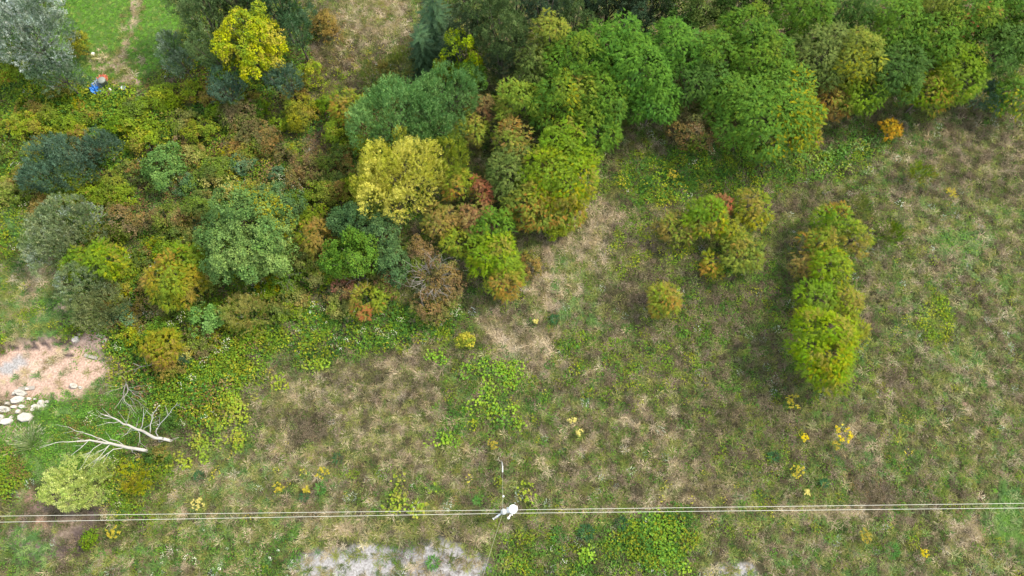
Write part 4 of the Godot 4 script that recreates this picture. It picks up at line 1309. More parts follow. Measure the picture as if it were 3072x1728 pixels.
	plant("spruce_tree", "tallest dark blue-green spruce beside the dry meadow", "tree", "spruces and pines at the top edge", -5.47, -33.29, 4.41, Vector3(1.87, 3.19, 1.76), "spruce", "spruce")
	plant("spruce_tree", "shorter spruce standing before the tallest spruce", "tree", "spruces and pines at the top edge", -6.45, -31.64, 3.48, Vector3(1.31, 2.52, 1.19), "spruce", "spruce")
	plant("spruce_tree", "dark small spruce between the lime maple and the taller spruces", "tree", "spruces and pines at the top edge", -4.71, -31.57, 2.9, Vector3(1.15, 2.1, 0.97), "spruce", "darkspruce")
	plant("pine_tree", "big rounded olive pine with puffy branch tips above the lime maple", "tree", "spruces and pines at the top edge", -0.91, -31.63, 5.22, Vector3(1.99, 3.78, 2.01), "pine", "pine")
	plant("pine_tree", "dark pine squeezed between spruce and big olive pine", "tree", "spruces and pines at the top edge", -2.9, -32.15, 4.35, Vector3(1.46, 3.15, 1.4), "pine", "darkpine")
	plant("pine_tree", "dark lower pine in shade below the big olive pine", "tree", "spruces and pines at the top edge", -0.74, -30.34, 3.19, Vector3(1.28, 2.31, 0.84), "pine", "darkpine")
	plant("pine_tree", "dark grey-green pine at the top edge right of the big olive pine", "tree", "spruces and pines at the top edge", 2.42, -33.13, 5.22, Vector3(1.67, 3.78, 1.31), "pine", "darkpine2")
	plant("pine_tree", "lighter olive pine behind the tall yellowish sumac tip", "tree", "spruces and pines at the top edge", 4.41, -32.42, 4.64, Vector3(1.35, 3.36, 1.12), "pine", "pine")
	plant("pine_tree", "near-black pine at the top edge over the bright green sumacs", "tree", "spruces and pines at the top edge", 6.87, -34.3, 4.64, Vector3(2.13, 3.36, 1.17), "pine", "darkpine")
	plant("pine_tree", "dark pine at the top edge left of the round olive maple", "tree", "spruces and pines at the top edge", 9.98, -34.13, 4.64, Vector3(1.7, 3.36, 1.11), "pine", "darkpine")
	plant("pine_tree", "dark pine cut by the top edge behind the big olive pine", "tree", "spruces and pines at the top edge", 0.34, -34.47, 4.64, Vector3(1.71, 3.36, 0.94), "pine", "darkpine2")
	plant("tree", "olive broadleaf crown at the top edge between spruce and pines", "tree", "woodland edge at the top", -3.4, -34.97, 4.06, Vector3(1.44, 2.94, 0.91), "maple", "olivegreen")
	plant("maple_tree", "round olive maple standing up at the top of the wood", "tree", "woodland edge at the top", 13.3, -33.85, 4.35, Vector3(1.57, 3.15, 1.07), "maple", "olivegreen")
	plant("maple_tree", "deep green maple in front of the round olive maple", "tree", "woodland edge at the top", 11.88, -33.18, 3.48, Vector3(1.38, 2.52, 0.93), "maple", "deepgreen")
	plant("maple_tree", "deep green broadleaf tree at the top edge right of the olive maple", "tree", "woodland edge at the top", 15.79, -34.54, 4.35, Vector3(2, 3.15, 1.1), "maple", "deepgreen")
	plant("maple_tree", "vivid lime maple before the dark conifers", "tree", "woodland edge at the top", -3.55, -30.42, 3.77, Vector3(1.47, 2.73, 1.22), "maple", "limemaple")
	plant("maple_sapling", "small lime maple at the foot of the vivid lime maple", "tree", "woodland edge at the top", -4.89, -30.09, 2.61, Vector3(0.92, 1.89, 0.68), "maple", "limemaple")
	plant("tree", "fresh green broadleaf tree between lime maple and cottonwoods", "tree", "woodland edge at the top", -2.79, -29.45, 2.9, Vector3(1.31, 2.1, 0.88), "maple", "midgreen")
	plant("cottonwood_tree", "upper cottonwood of the blue-green pair, plumed and pale-tipped", "tree", "woodland edge at the top", -4.41, -27.59, 3.36, Vector3(2.51, 2.44, 1.65), "plume", "cottonwood")
	plant("cottonwood_tree", "lower wide cottonwood of the blue-green pair above the yellow willow", "tree", "woodland edge at the top", -7.94, -25.44, 3.25, Vector3(3.22, 2.35, 2.41), "plume", "cottonwood")
	plant("cottonwood_tree", "middle cottonwood joining the two wide blue-green crowns", "tree", "woodland edge at the top", -5.59, -25.28, 3.25, Vector3(2.04, 2.35, 1.57), "plume", "cottonwood")
	plant("willow_tree", "pale yellow willow with plumed branches in the middle of the scrub", "tree", "woodland edge at the top", -7.46, -21.19, 3.19, Vector3(2.45, 2.31, 2.69), "plume", "willow")
	plant("willow_tree", "low side crown of pale yellow willow facing the scrub", "tree", "woodland edge at the top", -8.89, -21.01, 2.67, Vector3(1.58, 1.93, 1.74), "plume", "willow")
	plant("willow_tree", "yellow-green willow on the pale yellow willow's right", "tree", "woodland edge at the top", -4.34, -22.98, 2.67, Vector3(1.32, 1.93, 1.48), "plume", "willowgreen")
	plant("sumac_tree", "gold-green sumac between willow and red sumac", "tree", "woodland edge at the top", -3.93, -21.45, 2.09, Vector3(1.1, 1.51, 1.16), "sumac", "goldlime", "orange", 1.57, 0.5)
	plant("sumac_tree", "brick red sumac in the gap beside the large lime sumac", "tree", "woodland edge at the top", -2.07, -21.16, 1.74, Vector3(0.88, 1.26, 0.92), "sumac", "rustred")
	plant("sumac_tree", "orange-brown sumac right below the brick red sumac", "tree", "woodland edge at the top", -2.53, -18.91, 1.74, Vector3(1.14, 1.26, 1.12), "sumac", "rust")
	plant("sumac_tree", "rust and green sumac below the pale willow", "tree", "woodland edge at the top", -4.84, -18.76, 1.74, Vector3(1.42, 1.26, 1.12), "sumac", "rustgreen")
	plant("sumac_tree", "small gold sumac above the bare grey branches", "tree", "woodland edge at the top", -3.6, -17.39, 1.51, Vector3(1.03, 1.09, 0.96), "sumac", "goldlime")
	plant("sumac_tree", "tall sumac with a yellowish tip under the dark pines", "tree", "sumac wood across the top right", 2.7, -30.92, 4.64, Vector3(1.43, 3.36, 1.22), "sumac", "olivelime")
	plant("sumac_tree", "leafy green sumac right of the dark conifer gap", "tree", "sumac wood across the top right", 4.09, -29.39, 4.06, Vector3(2.24, 2.94, 1.71), "sumac", "green")
	plant("sumac_tree", "olive sumac edging the dark conifer gap", "tree", "sumac wood across the top right", 1.6, -29.31, 3.48, Vector3(1.57, 2.52, 1.2), "sumac", "olivegreen")
	plant("sumac_tree", "gold-green sumac over the cottonwoods' right end", "tree", "sumac wood across the top right", 0.61, -27.06, 3.19, Vector3(1.86, 2.31, 1.22), "sumac", "goldlime2")
	plant("sumac_tree", "rusty orange sumac touching the cottonwoods' right end", "tree", "sumac wood across the top right", -2.06, -26.9, 2.44, Vector3(0.91, 1.76, 0.98), "sumac", "rust")
	plant("sumac_tree", "narrow yellow-green sumac under the rusty one by the cottonwoods", "tree", "sumac wood across the top right", -2.75, -25.53, 2.32, Vector3(0.97, 1.68, 1.32), "sumac", "goldlime2")
	plant("sumac_tree", "mid-green sumac in the heart of the sumac wood", "tree", "sumac wood across the top right", 3.1, -26.72, 3.48, Vector3(2.14, 2.52, 1.57), "sumac", "green", "yellow", 0, 0.3)
	plant("sumac_tree", "sumac with a yellow streak near the wood's centre", "tree", "sumac wood across the top right", 4.78, -27.36, 3.48, Vector3(1.49, 2.52, 1.3), "sumac", "goldlime2")
	plant("sumac_tree", "bright green sumac topmost beneath the near-black pine", "tree", "sumac wood across the top right", 7.17, -30.65, 4.35, Vector3(2.16, 3.15, 1.59), "sumac", "brightgreen")
	plant("sumac_tree", "broad bright green sumac with long fronds in the middle of the wood", "tree", "sumac wood across the top right", 8.65, -28.73, 4.06, Vector3(2.24, 2.94, 2.08), "sumac", "brightgreen")
	plant("sumac_tree", "green sumac left of the broad bright green one", "tree", "sumac wood across the top right", 6.45, -27.36, 3.48, Vector3(1.85, 2.52, 1.91), "sumac", "green")
	plant("sumac_tree", "lower green sumac over the flowery margin", "tree", "sumac wood across the top right", 5.58, -25.11, 3.02, Vector3(1.72, 2.18, 1.66), "sumac", "green")
	plant("sumac_tree", "lime sumac above the largest yellow-green dome", "tree", "sumac wood across the top right", 3.89, -23.86, 3.02, Vector3(2, 2.18, 1.65), "sumac", "limegreen")
	plant("sumac_tree", "orange-brown topped sumac beside the dark gap", "tree", "sumac wood across the top right", 0.06, -24.37, 2.67, Vector3(1.25, 1.93, 1.27), "sumac", "rustgreen", "orange", -1.57, 0.8)
	plant("sumac_tree", "thin olive sumac leaning over the dark gap", "tree", "sumac wood across the top right", -0.08, -22.15, 2.2, Vector3(1.42, 1.6, 1.86), "sumac", "olivegreen")
	plant("sumac_tree", "largest yellow-green sumac dome at the wood's lower tip", "tree", "sumac wood across the top right", 3.31, -21.55, 2.78, Vector3(2.48, 2.02, 2.29), "sumac", "limegold", "gold", 1.4, 0.4)
	plant("sumac_tree", "brownish olive sumac at the wood's lowest end", "tree", "sumac wood across the top right", 1.55, -19.94, 2.09, Vector3(2.11, 1.51, 1.7), "sumac", "olivelime", "orange", 1.57, 0.5)
	plant("sumac_tree", "low gold sumac fringe beside the pale straw", "tree", "sumac wood across the top right", 3.9, -19.46, 1.51, Vector3(1.24, 1.09, 0.96), "sumac", "goldlime", "orange", 1.57, 0.6)
	plant("sumac_tree", "bright blue-tinged green sumac right of the broad fronded one", "tree", "sumac wood across the top right", 11.19, -30.32, 4.35, Vector3(2.16, 3.15, 1.58), "sumac", "brightgreen")
	plant("sumac_tree", "green sumac over the shaded middle of the wood's lower edge", "tree", "sumac wood across the top right", 9.86, -27.18, 3.02, Vector3(1.66, 2.18, 1.48), "sumac", "brightgreen")
	plant("sumac_tree", "rounded green sumac under the deep green maple", "tree", "sumac wood across the top right", 14.05, -30.21, 4.06, Vector3(1.87, 2.94, 1.37), "sumac", "green")
	plant("sumac_tree", "shaded deep green sumac at the centre of the right wood", "tree", "sumac wood across the top right", 12.77, -28.16, 3.48, Vector3(1.74, 2.52, 1.24), "sumac", "deepgreen")
	plant("sumac_tree", "green sumac at the top between maple and long forest", "tree", "sumac wood across the top right", 16.48, -32.04, 4.06, Vector3(2.07, 2.94, 1.41), "sumac", "green")
	plant("sumac_tree", "wide green sumac above the big round green dome", "tree", "sumac wood across the top right", 17.26, -29.8, 3.94, Vector3(2.47, 2.86, 1.79), "sumac", "green")
	plant("sumac_tree", "big round green sumac dome standing forward of the right wood", "tree", "sumac wood across the top right", 17.52, -26.23, 3.25, Vector3(3.52, 2.35, 3.05), "sumac", "midgreen", "gold", 0.35, 0.35)
	plant("sumac_tree", "green sumac on the big dome's upper left shoulder", "tree", "sumac wood across the top right", 15.13, -27.35, 3.25, Vector3(1.86, 2.35, 1.34), "sumac", "midgreen")
	plant("shrub", "brown-olive bush crouching left of the big round dome", "shrub", "sumac wood across the top right", 13.12, -26.34, 1.5, Vector3(1.91, 1.5, 2), "shrub", "brownolive", "rust", 1.57, 0.6)
	plant("sumac_tree", "yellow-green sumac on the big dome's right flank", "tree", "sumac wood across the top right", 20.29, -25.53, 2.32, Vector3(1.45, 1.68, 1.32), "sumac", "limegold", "orange", 1.57, 0.4)
	plant("sumac_tree", "green sumac near the top edge, third from the frame's right corner", "tree", "sumac wood across the top right", 20.17, -33, 4.35, Vector3(2.44, 3.15, 1.43), "sumac", "green")
	plant("sumac_tree", "dark green sumac at the top edge over the yellow streaked one", "tree", "sumac wood across the top right", 23.36, -33.51, 4.35, Vector3(2.2, 3.15, 1.21), "sumac", "deepgreen")
	plant("sumac_tree", "olive sumac with dark hollows right of the wide green one", "tree", "sumac wood across the top right", 21.87, -30.25, 3.77, Vector3(2.18, 2.73, 1.91), "sumac", "olivegreen")
	plant("sumac_tree", "yellow-streaked sumac in the right half of the wood", "tree", "sumac wood across the top right", 23.91, -29.76, 3.77, Vector3(1.87, 2.73, 1.74), "sumac", "olivelime", "yellow", 1.57, 0.3)
	plant("sumac_tree", "orange-brown sumac at the wood's foot right of the big dome", "tree", "sumac wood across the top right", 22.98, -27.88, 2.09, Vector3(1.48, 1.51, 1.29), "sumac", "rustgreen", "orange", 1.75, 0.6)
	plant("sumac_tree", "lime sumac at the wood's foot beside the orange-brown one", "tree", "sumac wood across the top right", 24.7, -28.04, 2.44, Vector3(1.68, 1.76, 1.28), "sumac", "limegreen")
	plant("sumac_tree", "tall green sumac right of the yellow-streaked one", "tree", "sumac wood across the top right", 26.87, -32.38, 4.06, Vector3(2.38, 2.94, 1.65), "sumac", "green")
	plant("sumac_tree", "dark green sumac hanging over the leafy margin", "tree", "sumac wood across the top right", 26.82, -29.47, 3.48, Vector3(2.18, 2.52, 1.82), "sumac", "deepgreen")
	plant("sumac_tree", "sumac with an orange-yellow crown tip at the top edge", "tree", "sumac wood across the top right", 29.42, -34.03, 4.35, Vector3(2.08, 3.15, 1.3), "sumac", "olivelime", "gold", -1.57, 0.4)
	plant("sumac_tree", "green sumac below the orange-yellow crown tip", "tree", "sumac wood across the top right", 29.41, -31.42, 3.77, Vector3(2.2, 2.73, 1.62), "sumac", "green")
	plant("sumac_tree", "sumac with a bright orange spray at the wood's foot", "tree", "sumac wood across the top right", 29.56, -28.46, 2.55, Vector3(1.78, 1.85, 1.22), "sumac", "limegold", "orange", 1.05, 0.5)
	plant("sumac_tree", "lime-tinted sumac left of the blue-grey bush", "tree", "sumac wood across the top right", 31.56, -29.55, 3.13, Vector3(1.89, 2.27, 2.24), "sumac", "limegreen")
	plant("sumac_tree", "green sumac second from the right frame edge at the top", "tree", "sumac wood across the top right", 32.08, -32.89, 4.06, Vector3(2.2, 2.94, 1.5), "sumac", "green", "red", 2.09, 0.15)
	plant("sumac_tree", "green sumac in the frame's top right corner", "tree", "sumac wood across the top right", 34.72, -33.51, 4.35, Vector3(2.29, 3.15, 1.45), "sumac", "green")
	plant("sumac_tree", "dark green sumac at the right edge over the blue-grey bush", "tree", "sumac wood across the top right", 34.19, -30.59, 3.77, Vector3(2.06, 2.73, 1.51), "sumac", "deepgreen")
	plant("sumac_tree", "green sumac cut by the right edge under the top corner", "tree", "sumac wood across the top right", 36.15, -31.76, 3.77, Vector3(1.83, 2.73, 1.41), "sumac", "green")
	plant("shrub", "blue-grey bush at the right end of the wood", "shrub", "sumac wood across the top right", 34.64, -28.66, 1.51, Vector3(1, 1.09, 1.11), "poplar", "teal")
	plant("sumac_tree", "low green sumac at the right frame edge beside the blue-grey bush", "tree", "sumac wood across the top right", 36.24, -28.52, 1.97, Vector3(1.43, 1.43, 1.56), "sumac", "green", "yellow", 1.57, 0.3)
	plant("sumac_sapling", "lone orange sumac sapling on the leafy margin below the wood", "tree", "", 27.49, -26.42, 0.93, Vector3(0.7, 0.67, 0.71), "sumac", "orange")
	plant("willow_shrub", "wide blue-grey willow shrub below the lime brambles", "shrub", "scrub thicket below the lawn", -32, -23.14, 1.51, Vector3(2.31, 1.09, 1.89), "poplar", "teal")
	plant("willow_shrub", "small blue-grey willow shrub right of the lime brambles' middle", "shrub", "scrub thicket below the lawn", -29.55, -24.76, 1.16, Vector3(1.29, 0.84, 1.23), "poplar", "teal")
	plant("willow_shrub", "broad blue-grey willow shrub above the yellow-green sumac", "shrub", "scrub thicket below the lawn", -30.23, -18.81, 1.62, Vector3(2.51, 1.18, 1.55), "poplar", "bluegrey")
	plant("willow_shrub", "blue-grey willow shrub overhanging the weedy slope at left", "shrub", "scrub thicket below the lawn", -31.29, -16.96, 1.51, Vector3(1.68, 1.09, 1.69), "poplar", "bluegrey")
	plant("willow_shrub", "grey willow shrub below the yellow-green sumac", "shrub", "scrub thicket below the lawn", -28.39, -14.22, 1.62, Vector3(1.8, 1.18, 1.28), "poplar", "bluegrey")
	plant("willow_shrub", "dark grey willow shrub above the pink sand's corner", "shrub", "scrub thicket below the lawn", -27.26, -12.74, 1.51, Vector3(1.79, 1.09, 1.27), "poplar", "greydark")
	plant("sumac_tree", "yellow-green sumac ringed by grey willow shrubs", "tree", "scrub thicket below the lawn", -26.92, -15.92, 1.97, Vector3(1.28, 1.43, 1.25), "sumac", "limegold", "yellow", 0, 0.5)
	plant("sumac_tree", "greener sumac attached to the yellow-green one by the grey willows", "tree", "scrub thicket below the lawn", -28.96, -15.77, 1.62, Vector3(1.2, 1.18, 0.99), "sumac", "limegreen")
	plant("sumac_tree", "gold and orange sumac left of the large grey-green tree", "tree", "scrub thicket below the lawn", -21.89, -14.5, 2.44, Vector3(1.56, 1.76, 2.06), "sumac", "goldorange", "orange", -2.09, 0.5)
	plant("sumac_tree", "lime crown rising at the gold sumac's upper right", "tree", "scrub thicket below the lawn", -21.36, -15.84, 2.2, Vector3(1.06, 1.6, 1.12), "sumac", "limegold")
	plant("ash_tree", "upper part of the large grey-green tree, crown with a yellow patch", "tree", "scrub thicket below the lawn", -17.44, -18.13, 3.19, Vector3(2.56, 2.31, 2.38), "maple", "ash", "gold", -1.05, 0.3)
	plant("ash_tree", "left lower crown of grey-green trees above the pale olive bush", "tree", "scrub thicket below the lawn", -18.2, -16, 2.9, Vector3(2.27, 2.1, 1.91), "maple", "ash")
	plant("ash_tree", "right lower crown of grey-green trees, lightest leaves", "tree", "scrub thicket below the lawn", -16.13, -16.14, 2.9, Vector3(1.88, 2.1, 1.78), "maple", "ashlight")
	plant("ash_tree", "dark green tree behind the large grey-green one", "tree", "scrub thicket below the lawn", -15.86, -19.79, 2.09, Vector3(1.58, 1.51, 1.26), "maple", "darkgreen2")
	plant("sumac_tree", "brownish gold sumac between two green trees", "tree", "scrub thicket below the lawn", -13.17, -17.46, 2.2, Vector3(1.23, 1.6, 1.16), "sumac", "goldbrown", "lime", 3.14, 0.4)
	plant("shrub", "olive bush under the brownish gold sumac", "shrub", "scrub thicket below the lawn", -14.32, -16.25, 1.1, Vector3(1.08, 1.1, 0.89), "shrub", "oliveyellow")
	plant("tree", "dark teal broadleaf tree under the pale yellow willow", "tree", "scrub thicket below the lawn", -10.76, -18.41, 2.55, Vector3(1.66, 1.85, 1.14), "maple", "darkteal2")
	plant("tree", "dark green tree right of the teal one, shaded by the willow", "tree", "scrub thicket below the lawn", -9.02, -17.64, 2.32, Vector3(1.47, 1.68, 1.33), "maple", "darkgreen2")
	plant("tree", "fresh green tree left of the bare grey branches", "tree", "scrub thicket below the lawn", -10.44, -15.85, 2.55, Vector3(1.94, 1.85, 1.59), "maple", "midgreen")
	plant("tree", "shaded dark green tree beside the bare grey branches", "tree", "scrub thicket below the lawn", -8.06, -15.68, 1.86, Vector3(1.12, 1.34, 1.33), "maple", "darkgreen2")
	plant("shrub", "russet bush under the fresh green tree", "shrub", "scrub thicket below the lawn", -11.28, -14.23, 0.9, Vector3(0.91, 0.9, 0.91), "shrub", "redbrown")
	plant("shrub", "russet grey bush left of the bare grey branches", "shrub", "scrub thicket below the lawn", -8.41, -14.31, 0.9, Vector3(0.97, 0.9, 0.92), "shrub", "redbrown")
	plant("sumac_shrub", "gold sumac bush with a red hem at the scrub's lower edge", "shrub", "scrub thicket below the lawn", -9.6, -13.01, 1.51, Vector3(1.05, 1.09, 1.11), "sumac", "goldlime", "red", 1.57, 0.9)
	plant("shrub", "brown bush wrapped round the bare grey branches", "shrub", "scrub thicket below the lawn", -6.17, -16.35, 1.2, Vector3(1.3, 1.2, 1.53), "shrub", "brown")
	plant("shrub", "brown bush right of the bare grey branches", "shrub", "scrub thicket below the lawn", -4.49, -14.5, 1.2, Vector3(1.39, 1.2, 1.59), "shrub", "brown", "rust", 1.57, 0.3)
	plant("shrub", "rusty brown bush below the bare grey branches", "shrub", "scrub thicket below the lawn", -5.39, -12.89, 1, Vector3(1.46, 1, 1.3), "shrub", "rustbrown")
	plant("sumac_tree", "green sumac on top of the heart-shaped yellow-green crown", "tree", "scrub thicket below the lawn", -1.29, -18.17, 2.09, Vector3(1.4, 1.51, 1.25), "sumac", "green")
	plant("sumac_tree", "heart-shaped yellow-green sumac beside the straw", "tree", "scrub thicket below the lawn", -1.27, -16.12, 2.2, Vector3(1.75, 1.6, 1.34), "sumac", "limegold")
	plant("sumac_tree", "orange-hemmed sumac at the tip of the heart-shaped crown", "tree", "scrub thicket below the lawn", -0.48, -14.6, 1.74, Vector3(1.27, 1.26, 1.27), "sumac", "goldlime", "orange", 1.75, 0.9)
	plant("shrub", "reddish bush between heart-shaped sumac and straw", "shrub", "scrub thicket below the lawn", 1.14, -15.89, 0.9, Vector3(0.92, 0.9, 1.17), "shrub", "rustgreen")
	plant("shrub", "low lime bush at the head of the pale straw", "shrub", "scrub thicket below the lawn", 3.11, -18.91, 0.7, Vector3(1.17, 0.7, 0.98), "shrub", "lime")
	plant("shrub", "blue-green bush in the middle of the left scrub", "shrub", "scrub thicket below the lawn", -24.71, -23.42, 1.28, Vector3(1.19, 0.92, 1.7), "maple", "teal2")
	plant("shrub", "bright green bramble bush in the middle of the left scrub", "shrub", "scrub thicket below the lawn", -27.28, -25.86, 0.93, Vector3(1.39, 0.67, 1.28), "maple", "lime")
	plant("shrub", "brown bush between the blue-grey willow and large grey-green tree", "shrub", "scrub thicket below the lawn", -26.85, -19.13, 0.9, Vector3(1.72, 0.9, 1.3), "shrub", "brownolive", "rust", -1.05, 0.5)
	plant("shrub", "rust-brown bush above left of the large grey-green tree", "shrub", "scrub thicket below the lawn", -24.01, -19.58, 0.9, Vector3(1.53, 0.9, 1.09), "shrub", "rustbrown")
	plant("shrub", "olive bush on the large grey-green tree's upper left", "shrub", "scrub thicket below the lawn", -21.74, -20.2, 1.2, Vector3(1.33, 1.2, 1.26), "shrub", "olivegreen")
	plant("shrub", "gold-flecked bush in the scrub's upper middle", "shrub", "scrub thicket below the lawn", -22.96, -26.46, 0.75, Vector3(1.46, 0.75, 1.21), "shrub", "goldlime")
	plant("shrub", "olive bush amid rusty scrub", "shrub", "scrub thicket below the lawn", -21.22, -23.22, 0.75, Vector3(1.37, 0.75, 1.23), "shrub", "olivegreen")
	plant("shrub", "greyish brown bush under the teal poplar", "shrub", "scrub thicket below the lawn", -20.21, -27.8, 0.75, Vector3(1.62, 0.75, 1.23), "shrub", "brownolive")
	plant("shrub", "brown bush near the middle of the scrub's upper half", "shrub", "scrub thicket below the lawn", -18.51, -25.8, 0.75, Vector3(1.68, 0.75, 1.34), "shrub", "brownolive", "rust", 0, 0.4)
	plant("shrub", "rusty bush left of the pale willow", "shrub", "scrub thicket below the lawn", -14.79, -23.22, 0.75, Vector3(1.57, 0.75, 1.5), "shrub", "rustbrown")
	plant("shrub", "pale yellow bush in the lime brambles, second in from the frame edge", "shrub", "scrub thicket below the lawn", -36.03, -27.39, 0.6, Vector3(0.82, 0.6, 0.74), "shrub", "yellow")
	plant("shrub", "pale yellow bush at the frame edge among lime brambles", "shrub", "scrub thicket below the lawn", -37.39, -26.75, 0.55, Vector3(0.64, 0.55, 0.68), "shrub", "yellow")
	plant("shrub", "pale yellow bush above the wide blue-grey willow", "shrub", "scrub thicket below the lawn", -34.82, -24.91, 0.6, Vector3(0.69, 0.6, 0.79), "shrub", "yellow")
	plant("shrub", "pale olive-yellow bush below the large grey-green tree", "shrub", "scrub thicket below the lawn", -17.52, -12.44, 1.1, Vector3(1.8, 1.1, 1.39), "fine", "paleolive")
	plant("shrub", "mint green leafy bush left of the pale olive bush", "shrub", "scrub thicket below the lawn", -20.23, -12.1, 1.16, Vector3(1.16, 0.84, 1.01), "maple", "mint")
	plant("sumac_shrub", "gold and orange sumac near the sand's right end", "shrub", "scrub thicket below the lawn", -22.66, -10.16, 1.39, Vector3(1.29, 1.01, 1.17), "sumac", "goldorange", "rust", 1.57, 0.5)
	plant("shrub", "orange-brown bush at the foot of the gold sumac by the sand", "shrub", "scrub thicket below the lawn", -22.43, -8.9, 0.75, Vector3(1.17, 0.75, 0.78), "shrub", "rustgold")
	plant("spruce_sapling", "tiny dark spruce poking out of the gold sumac by the sand", "tree", "scrub thicket below the lawn", -21.83, -9.56, 0.75, Vector3(0.89, 0.55, 0.49), "spruce", "darkspruce")
	plant("shrub", "yellow bush between pale straw and the scrub's lower edge", "shrub", "", -3.12, -10.74, 0.5, Vector3(0.74, 0.5, 0.64), "shrub", "yellow")
	plant("sumac_tree", "lime-topped sumac at the centre of the field clump", "tree", "sumac clump in the field left of the sumac row", 13.11, -19.01, 1.86, Vector3(1.44, 1.34, 1.49), "sumac", "limegreen", "gold", 1.05, 0.5)
	plant("sumac_tree", "brownish orange sumac on the field clump's left", "tree", "sumac clump in the field left of the sumac row", 11.42, -18.37, 1.28, Vector3(1.33, 0.92, 1.04), "sumac", "rustgold")
	plant("sumac_tree", "dull red sumac at the back of the field clump", "tree", "sumac clump in the field left of the sumac row", 14.53, -20.23, 1.28, Vector3(1, 0.92, 0.55), "sumac", "rustred")
	plant("sumac_tree", "golden sumac at the field clump's upper right", "tree", "sumac clump in the field left of the sumac row", 16.53, -19.77, 1.62, Vector3(1.33, 1.18, 1.27), "sumac", "goldlime", "gold", 1.57, 0.5)
	plant("sumac_tree", "yellow sumac in the middle of the field clump", "tree", "sumac clump in the field left of the sumac row", 14.78, -18.03, 1.39, Vector3(0.98, 1.01, 0.89), "sumac", "gold", "orange", 3.14, 0.4)
	plant("sumac_tree", "olive green sumac at the field clump's lower right", "tree", "sumac clump in the field left of the sumac row", 15.46, -16.52, 1.51, Vector3(1.31, 1.09, 1.44), "sumac", "olivelime")
	plant("sumac_tree", "small orange sumac at the field clump's bottom", "tree", "sumac clump in the field left of the sumac row", 13.63, -15.93, 0.93, Vector3(0.69, 0.67, 0.86), "sumac", "goldorange", "orange", 2.09, 0.8)
	plant("sumac_tree", "lone round sumac, gold with an orange hem, in the brown field", "tree", "", 10.13, -13.44, 1.28, Vector3(1.11, 0.92, 1.07), "sumac", "goldlime", "orange", 1.57, 0.7)
	plant("sumac_tree", "top sumac of the field row, green with an orange crest", "tree", "row of sumacs in the field at right", 21.59, -18.81, 1.97, Vector3(1.37, 1.43, 0.96), "sumac", "limegreen", "orange", -1.22, 0.9)
	plant("sumac_tree", "brightest yellow sumac on the field row's right", "tree", "row of sumacs in the field at right", 23.21, -17.53, 1.74, Vector3(0.86, 1.26, 1.06), "sumac", "goldlime")
	plant("sumac_tree", "orange-gold sumac second down the field row", "tree", "row of sumacs in the field at right", 20.8, -17.24, 1.74, Vector3(1.13, 1.26, 0.89), "sumac", "goldlime", "orange", 3.14, 0.5)
	plant("sumac_tree", "olive-gold sumac halfway down the field row", "tree", "row of sumacs in the field at right", 21.11, -15.44, 1.97, Vector3(1.38, 1.43, 1.17), "sumac", "limegold", "gold", 0, 0.7)
	plant("sumac_tree", "brownish sumac on the left of the field row's middle", "tree", "row of sumacs in the field at right", 19.73, -15.89, 1.28, Vector3(0.77, 0.92, 0.95), "sumac", "rustgreen")
	plant("sumac_tree", "soft green sumac just above the field row's largest dome", "tree", "row of sumacs in the field at right", 19.95, -13.37, 1.86, Vector3(1.32, 1.34, 0.97), "sumac", "limegreen")
	plant("sumac_tree", "orange-olive sumac right of the field row's soft green one", "tree", "row of sumacs in the field at right", 21.98, -13.11, 1.62, Vector3(0.88, 1.18, 1.22), "sumac", "goldlime", "lime", 1.57, 0.4)
	plant("sumac_tree", "orange-brown sumac along the right side of the largest dome", "tree", "row of sumacs in the field at right", 22.07, -11.08, 1.62, Vector3(0.83, 1.18, 1.24), "sumac", "goldlime")
	plant("sumac_tree", "largest round sumac dome, lime green, at the field row's lower end", "tree", "row of sumacs in the field at right", 19.4, -9.96, 2.67, Vector3(2.03, 1.93, 2.12), "sumac", "limegold2", "gold", 1.05, 0.3)
	plant("sumac_tree", "yellow-green sumac skirt under the largest dome", "tree", "row of sumacs in the field at right", 20.12, -8.16, 1.86, Vector3(1.36, 1.34, 0.87), "sumac", "limegold")
	plant("shrub", "slender bright green bush right of the field row", "shrub", "", 26.35, -18.29, 0.75, Vector3(0.72, 0.75, 1.08), "fine", "limegreen")
	plant("shrub", "lime bush in the upper right field", "shrub", "", 29.32, -22.89, 0.65, Vector3(0.91, 0.65, 0.97), "fine", "lime")
	plant("shrub", "olive weed bush at the field row's upper right", "shrub", "", 24.45, -20.19, 0.7, Vector3(0.84, 0.7, 1), "fine", "oliveyellow")
	plant("willow_shrub", "pale yellow-green willow bush beside the brown earth mound", "shrub", "", -26.25, -1.54, 1.74, Vector3(1.59, 1.26, 1.5), "plume", "palewillow")
	plant("willow_shrub", "side stem of pale willow between the mound's willow and yellow bush", "shrub", "", -25.24, -2.21, 1.39, Vector3(0.73, 1.01, 1.03), "plume", "palewillow")
	plant("shrub", "bright yellow bush below the white dead snags", "shrub", "", -23.25, -1.89, 0.65, Vector3(1.09, 0.65, 0.99), "fine", "goldyellow")
	plant("shrub", "round lime herb clump at the mound's lower right", "shrub", "", -25.59, 1.61, 0.52, Vector3(0.68, 0.38, 0.63), "maple", "limegreen")
	plant("shrub", "green bush hiding the feet of the white dead snags", "shrub", "", -22.37, -3.22, 0.6, Vector3(1, 0.6, 0.85), "shrub", "deepgreen")
	plant("shrub", "dark green bush above the feet of the white dead snags", "shrub", "", -22.2, -5.44, 0.65, Vector3(1.07, 0.65, 1.02), "shrub", "deepgreen")
